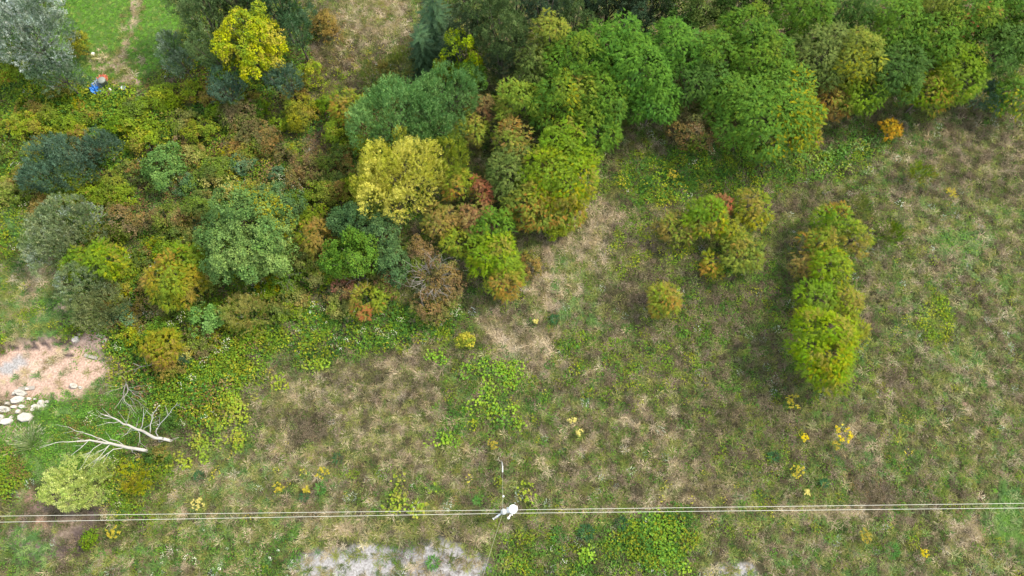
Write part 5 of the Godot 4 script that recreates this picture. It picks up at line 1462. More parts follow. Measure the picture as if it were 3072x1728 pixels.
	plant("pine_tree", "dark pine crown showing along the top edge between two grey-green pines", "tree", "spruces and pines at the top edge", 5.42, -35.18, 5.22, Vector3(1.98, 3.78, 1.36), "pine", "darkpine2")
	plant("pine_tree", "dark pine crown at the top edge just right of the near-black pine", "tree", "spruces and pines at the top edge", 8.37, -34.83, 5.22, Vector3(1.97, 3.78, 1.39), "pine", "darkpine")
	plant("pine_tree", "dark pine crown behind the grey-green pine, mostly above the frame", "tree", "spruces and pines at the top edge", 3.14, -35.09, 5.51, Vector3(1.96, 3.99, 1.35), "pine", "darkpine")
	plant("tree", "deep green crown at the top edge behind the round olive maple", "tree", "spruces and pines at the top edge", 11.4, -34.91, 4.93, Vector3(1.84, 3.57, 1.31), "maple", "deepgreen")
	plant("pine_tree", "dark pine low behind the bright green sumac tips", "tree", "spruces and pines at the top edge", 8.65, -32.95, 3.77, Vector3(1.43, 2.73, 0.88), "pine", "darkpine2")
	plant("tree", "deep green crown at the top edge behind the wide green sumacs", "tree", "woodland edge at the top", 18.31, -34.99, 4.64, Vector3(2.14, 3.36, 1.18), "maple", "deepgreen")
	plant("poplar_tree", "dark poplar crown at the top edge beside the lawn's far end", "tree", "woodland edge at the top", -22.95, -35.26, 4.93, Vector3(1.99, 3.57, 1.36), "poplar", "darkteal")
	plant("poplar_tree", "dark poplar crown at the top edge between the two nearest the maple", "tree", "woodland edge at the top", -17.86, -35.43, 4.93, Vector3(2.28, 3.57, 1.37), "poplar", "darkteal")
	plant("thicket_bush", "low olive green bush above the gold and orange sumac", "shrub", "low bushes of the scrub tangle", -23.45, -17.93, 0.48, Vector3(1.55, 0.48, 1.24), "shrub", "olivegreen", "gold", 1.19, 0.6)
	plant("thicket_bush", "low lime bush above the brownish gold sumac", "shrub", "low bushes of the scrub tangle", -14.06, -19.69, 0.41, Vector3(1.3, 0.41, 1.02), "shrub", "lime", "rust", 0.57, 0.6)
	plant("thicket_bush", "low pale olive bush below the brownish gold sumac", "shrub", "low bushes of the scrub tangle", -13.45, -15.22, 0.62, Vector3(0.8, 0.62, 0.78), "shrub", "paleolive", "gold", 4.64, 0.6)
	plant("thicket_bush", "low bright green bush just right of the golden thicket bush", "shrub", "low bushes of the scrub tangle", -14.01, -28.65, 0.59, Vector3(0.86, 0.59, 0.72), "shrub", "limegreen", "lime", 2.05, 0.6)
	plant("thicket_bush", "low brown-olive bush above and to the right of the rust-ringed olive bush", "shrub", "low bushes of the scrub tangle", -20.68, -25.73, 0.44, Vector3(1.02, 0.44, 0.61), "shrub", "brownolive", "rust", 2.87, 0.6)
	plant("thicket_bush", "low grey-green bush above and to the left of the white-flowered patch", "shrub", "low bushes of the scrub tangle", -17.06, -23.09, 0.44, Vector3(1, 0.44, 0.63), "shrub", "green2", "rust", 2.51, 0.6)
	plant("thicket_bush", "low light olive bush just right of the white-flowered patch", "shrub", "low bushes of the scrub tangle", -12.99, -21.49, 0.58, Vector3(1.61, 0.58, 0.97), "shrub", "olivelime", "rust", 5.82, 0.6)
	plant("thicket_bush", "low yellowish olive bush below and to the left of the wide blue-grey willow shrub", "shrub", "low bushes of the scrub tangle", -35.19, -21.77, 0.47, Vector3(1.4, 0.47, 1.16), "shrub", "oliveyellow", "rust", 4.89, 0.6)
	plant("thicket_bush", "low rust and green bush below the blue rubbish heap", "shrub", "low bushes of the scrub tangle", -30.85, -27.79, 0.57, Vector3(0.88, 0.57, 0.59), "shrub", "rustgreen", "gold", 1.18, 0.6)
	plant("thicket_bush", "low fresh green bush below and to the right of the white-flowered patch", "shrub", "low bushes of the scrub tangle", -15.1, -20.85, 0.46, Vector3(1.12, 0.46, 1.11), "shrub", "midgreen", "rust", 1.69, 0.6)
	plant("thicket_bush", "low lime bush above the broad blue-grey willow shrub", "shrub", "low bushes of the scrub tangle", -30.65, -21.35, 0.53, Vector3(1.52, 0.53, 0.97), "shrub", "lime", "rust", 1.34, 0.6)
	plant("thicket_bush", "low olive green bush below the bright bramble bush", "shrub", "low bushes of the scrub tangle", -27.82, -23.52, 0.38, Vector3(0.87, 0.38, 0.72), "shrub", "olivegreen", "rust", 0.1, 0.6)
	plant("thicket_bush", "low olive green bush just right of the grey-ringed sumac", "shrub", "low bushes of the scrub tangle", -25.5, -16.67, 0.51, Vector3(0.88, 0.51, 0.82), "shrub", "olivegreen", "rust", 5.44, 0.6)
	plant("thicket_bush", "low lime bush above and to the left of the small blue-grey willow shrub", "shrub", "low bushes of the scrub tangle", -32.44, -26.58, 0.57, Vector3(1.62, 0.57, 1.13), "shrub", "lime", "rust", 1, 0.6)
	plant("thicket_bush", "low pale olive bush just left of the white-flowered patch", "shrub", "low bushes of the scrub tangle", -17.5, -21.55, 0.38, Vector3(1.21, 0.38, 0.75), "shrub", "paleolive", "rust", 0.24, 0.6)
	plant("thicket_bush", "low bright green bush below and to the left of the wide cottonwood", "shrub", "low bushes of the scrub tangle", -10, -24.77, 0.43, Vector3(1.43, 0.43, 1.33), "shrub", "limegreen", "gold", 3.08, 0.6)
	plant("thicket_bush", "low brown-olive bush just right of the sumac near the sand", "shrub", "low bushes of the scrub tangle", -20.65, -10.8, 0.39, Vector3(1.52, 0.39, 1.2), "shrub", "brownolive", "gold", 5.35, 0.6)
	plant("thicket_bush", "low grey-green bush just right of the rust-ringed olive bush", "shrub", "low bushes of the scrub tangle", -19.8, -23.86, 0.41, Vector3(1.6, 0.41, 0.97), "shrub", "green2", "lime", 2.58, 0.6)
	plant("thicket_bush", "low light olive bush below and to the left of the brown willow-side bush", "shrub", "low bushes of the scrub tangle", -28.25, -18.56, 0.38, Vector3(1.6, 0.38, 1.05), "shrub", "olivelime", "lime", 6.16, 0.6)
	plant("thicket_bush", "low yellowish olive bush above the pale olive-yellow bush", "shrub", "low bushes of the scrub tangle", -17.61, -15.34, 0.4, Vector3(1.24, 0.4, 0.76), "shrub", "oliveyellow", "rust", 2.98, 0.6)
	plant("thicket_bush", "low rust and green bush above the pale bramble-side bush", "shrub", "low bushes of the scrub tangle", -36.11, -28.68, 0.4, Vector3(1.11, 0.4, 0.7), "shrub", "rustgreen", "lime", 3.43, 0.6)
	plant("thicket_bush", "low fresh green bush below and to the left of the brownish gold sumac", "shrub", "low bushes of the scrub tangle", -15.37, -15.03, 0.6, Vector3(1.41, 0.6, 1.04), "shrub", "midgreen", "gold", 2.97, 0.6)
	plant("thicket_bush", "low lime bush just left of the low teal poplar", "shrub", "low bushes of the scrub tangle", -23.87, -29.87, 0.46, Vector3(1.43, 0.46, 0.87), "shrub", "lime", "rust", 0.5, 0.6)
	plant("thicket_bush", "low olive green bush just left of the gold and orange sumac", "shrub", "low bushes of the scrub tangle", -24.62, -14.46, 0.47, Vector3(1.23, 0.47, 1.15), "shrub", "olivegreen", "rust", 3.26, 0.6)
	plant("thicket_bush", "low olive green bush just left of the rust-ringed olive bush", "shrub", "low bushes of the scrub tangle", -22.55, -23.23, 0.37, Vector3(0.88, 0.37, 0.87), "shrub", "olivegreen", "rust", 3.12, 0.6)
	plant("thicket_bush", "low lime bush below and to the right of the grey-ringed sumac", "shrub", "low bushes of the scrub tangle", -27.19, -15.59, 0.4, Vector3(0.93, 0.4, 0.9), "shrub", "lime", "gold", 5.84, 0.6)
	plant("thicket_bush", "low pale olive bush below the gold-flecked bush", "shrub", "low bushes of the scrub tangle", -23.19, -24.71, 0.43, Vector3(1.16, 0.43, 0.99), "shrub", "paleolive", "rust", 5.53, 0.6)
	plant("thicket_bush", "low bright green bush above and to the left of the bright bramble bush", "shrub", "low bushes of the scrub tangle", -28.68, -26.98, 0.58, Vector3(1.26, 0.58, 1.18), "shrub", "limegreen", "gold", 0.4, 0.6)
	plant("thicket_bush", "low brown-olive bush just left of the broad blue-grey willow shrub", "shrub", "low bushes of the scrub tangle", -33, -19.71, 0.58, Vector3(1.56, 0.58, 1.18), "shrub", "brownolive", "gold", 3.1, 0.6)
	plant("thicket_bush", "low grey-green bush above and to the left of the sumac near the sand", "shrub", "low bushes of the scrub tangle", -26.22, -12.46, 0.48, Vector3(1.54, 0.48, 0.97), "shrub", "green2", "rust", 1.75, 0.6)
	plant("thicket_bush", "low light olive bush below the small blue-grey willow shrub", "shrub", "low bushes of the scrub tangle", -28.87, -22.21, 0.51, Vector3(1.35, 0.51, 1.16), "shrub", "olivelime", "lime", 2.86, 0.6)
	plant("thicket_bush", "low yellowish olive bush below and to the right of the fresh green tree", "shrub", "low bushes of the scrub tangle", -9.52, -15.44, 0.48, Vector3(0.93, 0.48, 0.62), "shrub", "oliveyellow", "rust", 4.74, 0.6)
	plant("thicket_bush", "low rust and green bush just left of the low teal poplar", "shrub", "low bushes of the scrub tangle", -22.72, -29.29, 0.56, Vector3(1.04, 0.56, 0.84), "shrub", "rustgreen", "gold", 3.14, 0.6)
	plant("thicket_bush", "low fresh green bush below and to the left of the fresh green tree", "shrub", "low bushes of the scrub tangle", -12.44, -15.15, 0.47, Vector3(0.95, 0.47, 0.91), "shrub", "midgreen", "lime", 0.82, 0.6)
	plant("thicket_bush", "low lime bush just left of the pale yellow willow", "shrub", "low bushes of the scrub tangle", -11.24, -21.69, 0.59, Vector3(1.28, 0.59, 1.17), "shrub", "lime", "lime", 2.91, 0.6)
	plant("thicket_bush", "low olive green bush just right of the pale olive-yellow bush", "shrub", "low bushes of the scrub tangle", -15.56, -12.84, 0.55, Vector3(1.27, 0.55, 0.87), "shrub", "olivegreen", "lime", 6.16, 0.6)
	plant("thicket_bush", "low olive green bush above the bright bramble bush", "shrub", "low bushes of the scrub tangle", -28.01, -28.25, 0.5, Vector3(1.22, 0.5, 1.11), "shrub", "olivegreen", "lime", 5.78, 0.6)
	plant("thicket_bush", "low lime bush above and to the left of the gold-flecked bush", "shrub", "low bushes of the scrub tangle", -25.83, -29.33, 0.54, Vector3(1.31, 0.54, 1.27), "shrub", "lime", "lime", 0.93, 0.6)
	plant("thicket_bush", "low pale olive bush just right of the gold and orange sumac", "shrub", "low bushes of the scrub tangle", -21.22, -14.66, 0.54, Vector3(1.44, 0.54, 1.41), "shrub", "paleolive", "lime", 3.64, 0.6)
	plant("thicket_bush", "low bright green bush above and to the right of the pale olive-yellow bush", "shrub", "low bushes of the scrub tangle", -16.57, -14.01, 0.51, Vector3(1.11, 0.51, 1.04), "shrub", "limegreen", "gold", 4.01, 0.6)
	plant("thicket_bush", "low brown-olive bush above and to the left of the sumac near the sand", "shrub", "low bushes of the scrub tangle", -24.5, -12.37, 0.41, Vector3(1.47, 0.41, 1.39), "shrub", "brownolive", "gold", 3.29, 0.6)
	plant("thicket_bush", "low grey-green bush just left of the large grey-green tree", "shrub", "low bushes of the scrub tangle", -21.39, -19.14, 0.37, Vector3(1.29, 0.37, 1.28), "shrub", "green2", "gold", 5.76, 0.6)
	plant("thicket_bush", "low light olive bush just right of the pale bramble-side bush", "shrub", "low bushes of the scrub tangle", -34.45, -27.95, 0.6, Vector3(0.97, 0.6, 0.76), "shrub", "olivelime", "lime", 1.69, 0.6)
	plant("thicket_bush", "low yellowish olive bush above and to the left of the gold-flecked bush", "shrub", "low bushes of the scrub tangle", -24.21, -27.19, 0.57, Vector3(1.2, 0.57, 1.16), "shrub", "oliveyellow", "lime", 3.3, 0.6)
	plant("thicket_bush", "low rust and green bush above and to the left of the broad blue-grey willow shrub", "shrub", "low bushes of the scrub tangle", -33.45, -20.86, 0.43, Vector3(0.82, 0.43, 0.72), "shrub", "rustgreen", "rust", 0.22, 0.6)
	plant("thicket_bush", "low fresh green bush just left of the blue rubbish heap", "shrub", "low bushes of the scrub tangle", -33.91, -29.87, 0.55, Vector3(1.09, 0.55, 0.76), "shrub", "midgreen", "lime", 0.66, 0.6)
	plant("thicket_bush", "low lime bush below and to the left of the golden thicket bush", "shrub", "low bushes of the scrub tangle", -16.85, -27.38, 0.43, Vector3(1.28, 0.43, 0.87), "shrub", "lime", "gold", 5.52, 0.6)
	plant("thicket_bush", "low olive green bush below the brownish gold sumac", "shrub", "low bushes of the scrub tangle", -13.18, -16.77, 0.58, Vector3(1.21, 0.58, 0.99), "shrub", "olivegreen", "rust", 3.33, 0.6)
	plant("thicket_bush", "low olive green bush below and to the right of the golden thicket bush", "shrub", "low bushes of the scrub tangle", -12.98, -24.82, 0.57, Vector3(1.45, 0.57, 1.4), "shrub", "olivegreen", "lime", 3.79, 0.6)
	plant("thicket_bush", "low lime bush just left of the wide cottonwood", "shrub", "low bushes of the scrub tangle", -12.12, -25.76, 0.41, Vector3(1.5, 0.41, 0.96), "shrub", "lime", "rust", 0.83, 0.6)
	plant("thicket_bush", "low pale olive bush below the rust-ringed olive bush", "shrub", "low bushes of the scrub tangle", -20.81, -22.16, 0.45, Vector3(1.5, 0.45, 1.32), "shrub", "paleolive", "gold", 4.76, 0.6)
	plant("thicket_bush", "low bright green bush below and to the left of the blue rubbish heap", "shrub", "low bushes of the scrub tangle", -32.79, -28.62, 0.37, Vector3(0.93, 0.37, 0.76), "shrub", "limegreen", "gold", 5.68, 0.6)
	plant("thicket_bush", "low brown-olive bush below and to the left of the gold-flecked bush", "shrub", "low bushes of the scrub tangle", -23.86, -25.88, 0.4, Vector3(0.92, 0.4, 0.61), "shrub", "brownolive", "lime", 5.82, 0.6)
	plant("thicket_bush", "low grey-green bush below and to the left of the pale yellow willow", "shrub", "low bushes of the scrub tangle", -10, -19.96, 0.44, Vector3(1.43, 0.44, 1.13), "shrub", "green2", "gold", 2.23, 0.6)
	plant("thicket_bush", "low light olive bush just right of the low teal poplar", "shrub", "low bushes of the scrub tangle", -19.86, -29.25, 0.47, Vector3(1.01, 0.47, 0.75), "shrub", "olivelime", "lime", 2.55, 0.6)
	plant("thicket_bush", "low yellowish olive bush just right of the pale olive-yellow bush", "shrub", "low bushes of the scrub tangle", -15.08, -13.63, 0.47, Vector3(1.42, 0.47, 1.36), "shrub", "oliveyellow", "gold", 4.36, 0.6)
	plant("thicket_bush", "low rust and green bush above and to the right of the rust-ringed olive bush", "shrub", "low bushes of the scrub tangle", -19.6, -24.86, 0.53, Vector3(1.63, 0.53, 1.2), "shrub", "rustgreen", "gold", 2.55, 0.6)
	plant("thicket_bush", "low fresh green bush above and to the left of the small blue-grey willow shrub", "shrub", "low bushes of the scrub tangle", -31.76, -27.4, 0.51, Vector3(1.17, 0.51, 0.76), "shrub", "midgreen", "rust", 4.64, 0.6)
	plant("thicket_bush", "low lime bush above and to the left of the brown willow-side bush", "shrub", "low bushes of the scrub tangle", -29.43, -21.25, 0.41, Vector3(0.84, 0.41, 0.63), "shrub", "lime", "rust", 1.62, 0.6)
	plant("thicket_bush", "low olive green bush just right of the brownish gold sumac", "shrub", "low bushes of the scrub tangle", -12.51, -18.3, 0.47, Vector3(1.28, 0.47, 1.02), "shrub", "olivegreen", "lime", 3.31, 0.6)
	plant("thicket_bush", "low olive green bush below and to the left of the pale bramble-side bush", "shrub", "low bushes of the scrub tangle", -36.96, -24.64, 0.4, Vector3(0.85, 0.4, 0.77), "shrub", "olivegreen", "lime", 0.33, 0.6)
	plant("thicket_bush", "low lime bush above the brown willow-side bush", "shrub", "low bushes of the scrub tangle", -27.73, -21.26, 0.55, Vector3(1.29, 0.55, 0.94), "shrub", "lime", "rust", 2.7, 0.6)
	plant("thicket_bush", "low pale olive bush just right of the sumac near the sand", "shrub", "low bushes of the scrub tangle", -21.58, -9.97, 0.5, Vector3(0.93, 0.5, 0.91), "shrub", "paleolive", "gold", 5.71, 0.6)
	plant("thicket_bush", "low bright green bush above and to the left of the gold and orange sumac", "shrub", "low bushes of the scrub tangle", -24.25, -17.08, 0.54, Vector3(1.3, 0.54, 0.97), "shrub", "limegreen", "gold", 3.33, 0.6)
	plant("thicket_bush", "low brown-olive bush above the white-flowered patch", "shrub", "low bushes of the scrub tangle", -16.43, -24.68, 0.59, Vector3(0.91, 0.59, 0.83), "shrub", "brownolive", "gold", 5.32, 0.6)
	plant("thicket_bush", "low grey-green bush below and to the left of the grey-ringed sumac", "shrub", "low bushes of the scrub tangle", -30.02, -15.51, 0.36, Vector3(1.28, 0.36, 0.9), "shrub", "green2", "rust", 3.91, 0.6)
	plant("thicket_bush", "low light olive bush below and to the right of the rust-ringed olive bush", "shrub", "low bushes of the scrub tangle", -19.08, -21.85, 0.41, Vector3(1.21, 0.41, 0.89), "shrub", "olivelime", "gold", 0.84, 0.6)
	plant("thicket_bush", "low yellowish olive bush below the fresh green tree", "shrub", "low bushes of the scrub tangle", -11.7, -13.14, 0.57, Vector3(1.11, 0.57, 1.04), "shrub", "oliveyellow", "rust", 2.79, 0.6)
	plant("thicket_bush", "low rust and green bush below the grey-ringed sumac", "shrub", "low bushes of the scrub tangle", -27.18, -14.02, 0.41, Vector3(1.43, 0.41, 1.23), "shrub", "rustgreen", "gold", 0.61, 0.6)
	plant("thicket_bush", "low fresh green bush below and to the right of the low teal poplar", "shrub", "low bushes of the scrub tangle", -18.9, -28.24, 0.55, Vector3(1.1, 0.55, 0.96), "shrub", "midgreen", "lime", 5.54, 0.6)
	plant("thicket_bush", "low lime bush just left of the sumac near the sand", "shrub", "low bushes of the scrub tangle", -25.69, -11.21, 0.47, Vector3(1, 0.47, 0.84), "shrub", "lime", "gold", 5.74, 0.6)
	plant("thicket_bush", "low olive green bush below the gold and orange sumac", "shrub", "low bushes of the scrub tangle", -23.12, -13.16, 0.44, Vector3(1, 0.44, 0.76), "shrub", "olivegreen", "gold", 5.62, 0.6)
	plant("thicket_bush", "low olive green bush below and to the left of the blue-green bush", "shrub", "low bushes of the scrub tangle", -26.5, -22.04, 0.46, Vector3(1.14, 0.46, 0.77), "shrub", "olivegreen", "gold", 2.31, 0.6)
	plant("thicket_bush", "low lime bush just right of the bright bramble bush", "shrub", "low bushes of the scrub tangle", -26.59, -26.66, 0.41, Vector3(1.34, 0.41, 0.85), "shrub", "lime", "lime", 5.53, 0.6)
	plant("thicket_bush", "low pale olive bush above and to the right of the gold and orange sumac", "shrub", "low bushes of the scrub tangle", -21.71, -18.2, 0.61, Vector3(1.25, 0.61, 1.07), "shrub", "paleolive", "lime", 0.4, 0.6)
	plant("thicket_bush", "low bright green bush just left of the pale olive-yellow bush", "shrub", "low bushes of the scrub tangle", -20.32, -13.46, 0.38, Vector3(0.82, 0.38, 0.74), "shrub", "limegreen", "lime", 0.53, 0.6)
	plant("thicket_bush", "low brown-olive bush below and to the right of the low teal poplar", "shrub", "low bushes of the scrub tangle", -19.55, -26.83, 0.53, Vector3(1.48, 0.53, 1.03), "shrub", "brownolive", "rust", 3.07, 0.6)
	plant("thicket_bush", "low grey-green bush below and to the right of the blue-green bush", "shrub", "low bushes of the scrub tangle", -23.94, -22.32, 0.45, Vector3(1.49, 0.45, 0.98), "shrub", "green2", "lime", 3.37, 0.6)
	plant("thicket_bush", "low light olive bush just left of the wide blue-grey willow shrub", "shrub", "low bushes of the scrub tangle", -35.27, -23.19, 0.53, Vector3(0.9, 0.53, 0.82), "shrub", "olivelime", "rust", 5.73, 0.6)
	plant("thicket_bush", "low yellowish olive bush above and to the left of the golden thicket bush", "shrub", "low bushes of the scrub tangle", -16.4, -29.73, 0.57, Vector3(1.27, 0.57, 0.92), "shrub", "oliveyellow", "rust", 1.16, 0.6)
	plant("thicket_bush", "low rust and green bush just left of the small blue-grey willow shrub", "shrub", "low bushes of the scrub tangle", -31.14, -24.79, 0.51, Vector3(1.43, 0.51, 0.99), "shrub", "rustgreen", "rust", 5.62, 0.6)
	plant("thicket_bush", "low fresh green bush above and to the left of the sumac near the sand", "shrub", "low bushes of the scrub tangle", -23.69, -11.11, 0.52, Vector3(1.49, 0.52, 1.45), "shrub", "midgreen", "gold", 3.01, 0.6)
	plant("thicket_bush", "low lime bush just right of the white-flowered patch", "shrub", "low bushes of the scrub tangle", -14.27, -21.56, 0.49, Vector3(1.24, 0.49, 0.88), "shrub", "lime", "rust", 4.13, 0.6)
	plant("thicket_bush", "low olive green bush below the grey-ringed sumac", "shrub", "low bushes of the scrub tangle", -27.84, -14.81, 0.48, Vector3(0.84, 0.48, 0.66), "shrub", "olivegreen", "gold", 3.68, 0.6)
	plant("thicket_bush", "low olive green bush above and to the right of the white-flowered patch", "shrub", "low bushes of the scrub tangle", -12.87, -23.32, 0.47, Vector3(1.48, 0.47, 1.44), "shrub", "olivegreen", "rust", 4.91, 0.6)
	plant("thicket_bush", "low lime bush below and to the right of the pale bramble-side bush", "shrub", "low bushes of the scrub tangle", -35.65, -26.91, 0.54, Vector3(1.41, 0.54, 1.27), "shrub", "lime", "rust", 4.11, 0.6)
	plant("thicket_bush", "low pale olive bush below and to the left of the wide blue-grey willow shrub", "shrub", "low bushes of the scrub tangle", -36.33, -21.76, 0.42, Vector3(1.4, 0.42, 1.16), "shrub", "paleolive", "lime", 4.85, 0.6)
	plant("thicket_bush", "low bright green bush below and to the left of the low teal poplar", "shrub", "low bushes of the scrub tangle", -22.01, -28.18, 0.46, Vector3(1, 0.46, 0.64), "shrub", "limegreen", "lime", 5.93, 0.6)
	dead_tree("dead_tree", "white dead snag with upright forks, upper of the two bare trunks", [[Vector3(-22.54, 1, -4.38), Vector3(-22.67, 2.2, -4.65), Vector3(-22.74, 3.4, -4.77), Vector3(-22.88, 4.6, -4.96), Vector3(-23.01, 6, -5.14)], .17, .05], [[[Vector3(-23.01, 6, -5.14), Vector3(-23.01, 6.4, -5.17)], .04, .015],
		[[Vector3(-22.67, 2.6, -4.72), Vector3(-22.39, 3, -4.96), Vector3(-22, 3.8, -5.52)], .05, .02],
		[[Vector3(-22.56, 1.6, -4.64), Vector3(-22.18, 2.4, -5.23), Vector3(-21.9, 2.9, -5.64), Vector3(-21.23, 3.6, -6.07)], .06, .02],
		[[Vector3(-22.79, 2.7, -4.71), Vector3(-22.89, 2.9, -4.64), Vector3(-23, 3.2, -4.7)], .03, .01],
		[[Vector3(-22.88, 4.6, -4.96), Vector3(-22.99, 5, -4.82), Vector3(-23.22, 5.2, -4.84)], .03, .01],
		[[Vector3(-22.82, 3.9, -4.86), Vector3(-22.63, 4.4, -5.03)], .04, .015],
		[[Vector3(-22.94, 5.2, -5.06), Vector3(-22.92, 5.6, -5.15), Vector3(-22.9, 5.9, -5.24)], .035, .012],
		[[Vector3(-22.76, 2.6, -4.67), Vector3(-22.55, 2.8, -4.34), Vector3(-22.53, 2.6, -3.89)], .025, .01],
		[[Vector3(-22.67, 2.4, -4.67), Vector3(-22.2, 2.9, -4.83), Vector3(-21.69, 3.3, -5.02)], .03, .01],
		[[Vector3(-22.75, 3, -4.73), Vector3(-22.47, 3.4, -4.96)], .03, .012],
		[[Vector3(-22.97, 5.4, -5.06), Vector3(-23.03, 5.9, -4.97), Vector3(-23.13, 6.2, -4.98)], .02, .008],
		[[Vector3(-22.74, 3.5, -4.76), Vector3(-22.78, 3.7, -4.51), Vector3(-22.89, 3.6, -4.33)], .02, .008]])
	dead_tree("dead_tree", "white dead snag with drooping side twigs, lower of the two bare trunks", [[Vector3(-23.68, 0.8, -3.71), Vector3(-23.84, 2, -3.76), Vector3(-23.91, 3, -3.81), Vector3(-24.06, 4, -3.83), Vector3(-24.18, 5, -3.85), Vector3(-24.39, 5.8, -3.71)], .18, .05], [[[Vector3(-23.91, 3, -3.81), Vector3(-24.03, 3.8, -3.94), Vector3(-24.23, 4.6, -4.11), Vector3(-24.38, 5.2, -4.21)], .07, .03],
		[[Vector3(-24.38, 5.2, -4.21), Vector3(-24.57, 5.8, -4.28), Vector3(-24.77, 6.2, -4.47)], .03, .01],
		[[Vector3(-24.39, 5.8, -3.71), Vector3(-24.69, 6.2, -3.63), Vector3(-25.04, 6.6, -3.57)], .04, .012],
		[[Vector3(-24.01, 3.8, -3.85), Vector3(-24.13, 4.2, -3.59), Vector3(-24.5, 4.4, -3.12), Vector3(-24.65, 4.4, -2.94)], .035, .01],
		[[Vector3(-23.96, 3.2, -3.77), Vector3(-24.11, 3.5, -3.46), Vector3(-24.37, 3.8, -3.26)], .03, .01],
		[[Vector3(-23.99, 3.3, -3.71), Vector3(-24.16, 3.5, -3.23), Vector3(-24.54, 3.6, -2.66)], .035, .01],
		[[Vector3(-23.83, 2, -3.68), Vector3(-24.08, 2.6, -3.54), Vector3(-24.33, 3, -3.09), Vector3(-24.49, 3.2, -2.8)], .045, .012],
		[[Vector3(-23.81, 1.5, -3.73), Vector3(-24.02, 2.2, -4), Vector3(-24.29, 2.8, -4.11)], .045, .015],
		[[Vector3(-24.18, 5, -3.85), Vector3(-24.34, 5.2, -3.54), Vector3(-24.76, 5.2, -3.15), Vector3(-24.95, 5.2, -2.97)], .03, .01],
		[[Vector3(-23.77, 1.2, -3.7), Vector3(-23.55, 1.4, -3.45)], .03, .015],
		[[Vector3(-24.23, 5.4, -3.81), Vector3(-24.26, 5.8, -3.84), Vector3(-24.33, 6, -3.91)], .02, .008],
		[[Vector3(-24.38, 5.2, -4.21), Vector3(-24.39, 5.5, -4.27)], .02, .008]])
	dead_tree("dead_tree", "crooked bare dead stem forking up beside the upper snag", [[Vector3(-22.58, 0.3, -4.2), Vector3(-22.39, 0.9, -4.42), Vector3(-22.26, 1.5, -4.65), Vector3(-21.93, 2, -4.89)], .06, .045], [[[Vector3(-21.93, 2, -4.89), Vector3(-20.89, 3.2, -5.41), Vector3(-20.24, 4, -5.78), Vector3(-19.69, 4.6, -6.06)], .05, .012],
		[[Vector3(-21.93, 2, -4.89), Vector3(-21.68, 2.3, -5.04), Vector3(-21.76, 2.5, -5.05)], .04, .02],
		[[Vector3(-22.48, 0.4, -4.22), Vector3(-21.99, 0.7, -4.24), Vector3(-21.55, 0.9, -4.17)], .025, .01],
		[[Vector3(-20.89, 3.2, -5.41), Vector3(-20.68, 3.5, -5.56)], .02, .008],
		[[Vector3(-19.88, 4.4, -5.91), Vector3(-19.46, 4.7, -5.93)], .015, .006]])
	dead_tree("dead_bush", "tangled grey dead bush above the two white snags", [[Vector3(-25.3, 0.3, -8.01), Vector3(-24.8, 0.9, -7.57), Vector3(-24.5, 1.4, -7.1), Vector3(-24.43, 1.8, -6.78)], .06, .035], [[[Vector3(-25.3, 0.3, -8.01), Vector3(-24.95, 1, -7.29), Vector3(-24.65, 1.5, -6.83), Vector3(-24.63, 2, -6.26), Vector3(-24.67, 2.2, -5.98)], .05, .012],
		[[Vector3(-24.43, 1.8, -6.78), Vector3(-24.17, 2, -6.46), Vector3(-23.67, 2.2, -6.18), Vector3(-23.14, 2.4, -5.71)], .045, .012],
		[[Vector3(-24.8, 0.9, -7.57), Vector3(-24.1, 1.4, -7.1), Vector3(-23.44, 1.8, -6.84), Vector3(-22.8, 2, -6.31)], .035, .01],
		[[Vector3(-24.65, 1.5, -6.83), Vector3(-24.37, 1.8, -6.44), Vector3(-23.79, 2, -6.26)], .03, .012],
		[[Vector3(-25.05, 0.6, -7.8), Vector3(-25.29, 1, -7.47), Vector3(-25.66, 1.4, -7.23), Vector3(-25.85, 1.6, -7.07)], .025, .008],
		[[Vector3(-24.8, 0.9, -7.57), Vector3(-23.94, 1.4, -7.56), Vector3(-23.28, 1.7, -7.56)], .025, .008],
		[[Vector3(-24.72, 1, -7.42), Vector3(-23.91, 1.5, -7.21), Vector3(-23.26, 1.9, -6.97)], .025, .008],
		[[Vector3(-25.3, 0.3, -8.01), Vector3(-25.21, 0.8, -8.18), Vector3(-25.24, 1, -8.35)], .02, .008],
		[[Vector3(-24.09, 1.6, -6.82), Vector3(-23.38, 1.9, -6.52), Vector3(-22.97, 2.1, -6.14)], .02, .008],
		[[Vector3(-24.95, 1, -7.29), Vector3(-24.13, 1.5, -6.73), Vector3(-23.66, 1.8, -6.39)], .025, .008],
		[[Vector3(-25.48, 0.8, -7.66), Vector3(-25.82, 1.1, -7.61), Vector3(-25.98, 1.3, -7.68)], .015, .006],
		[[Vector3(-24.1, 1.4, -7.1), Vector3(-23.6, 1.7, -7.18), Vector3(-23.04, 2, -7.15)], .015, .006]])
	dead_tree("dead_bush", "small bare dead branches left of the gold sumac by the sand", [[Vector3(-23.67, 0.3, -9.26), Vector3(-23.86, 0.7, -9.04), Vector3(-24.21, 1, -8.95), Vector3(-24.57, 1.2, -9.1)], .05, .02], [[[Vector3(-23.86, 0.7, -9.04), Vector3(-23.9, 1, -9.29), Vector3(-23.95, 1.2, -9.57)], .025, .008],
		[[Vector3(-24.06, 0.9, -8.97), Vector3(-24.23, 1.1, -8.8), Vector3(-24.42, 1.2, -8.68)], .025, .008],
		[[Vector3(-23.77, 0.5, -9.16), Vector3(-23.5, 0.9, -9.4), Vector3(-23.55, 1.1, -9.7)], .02, .008]])
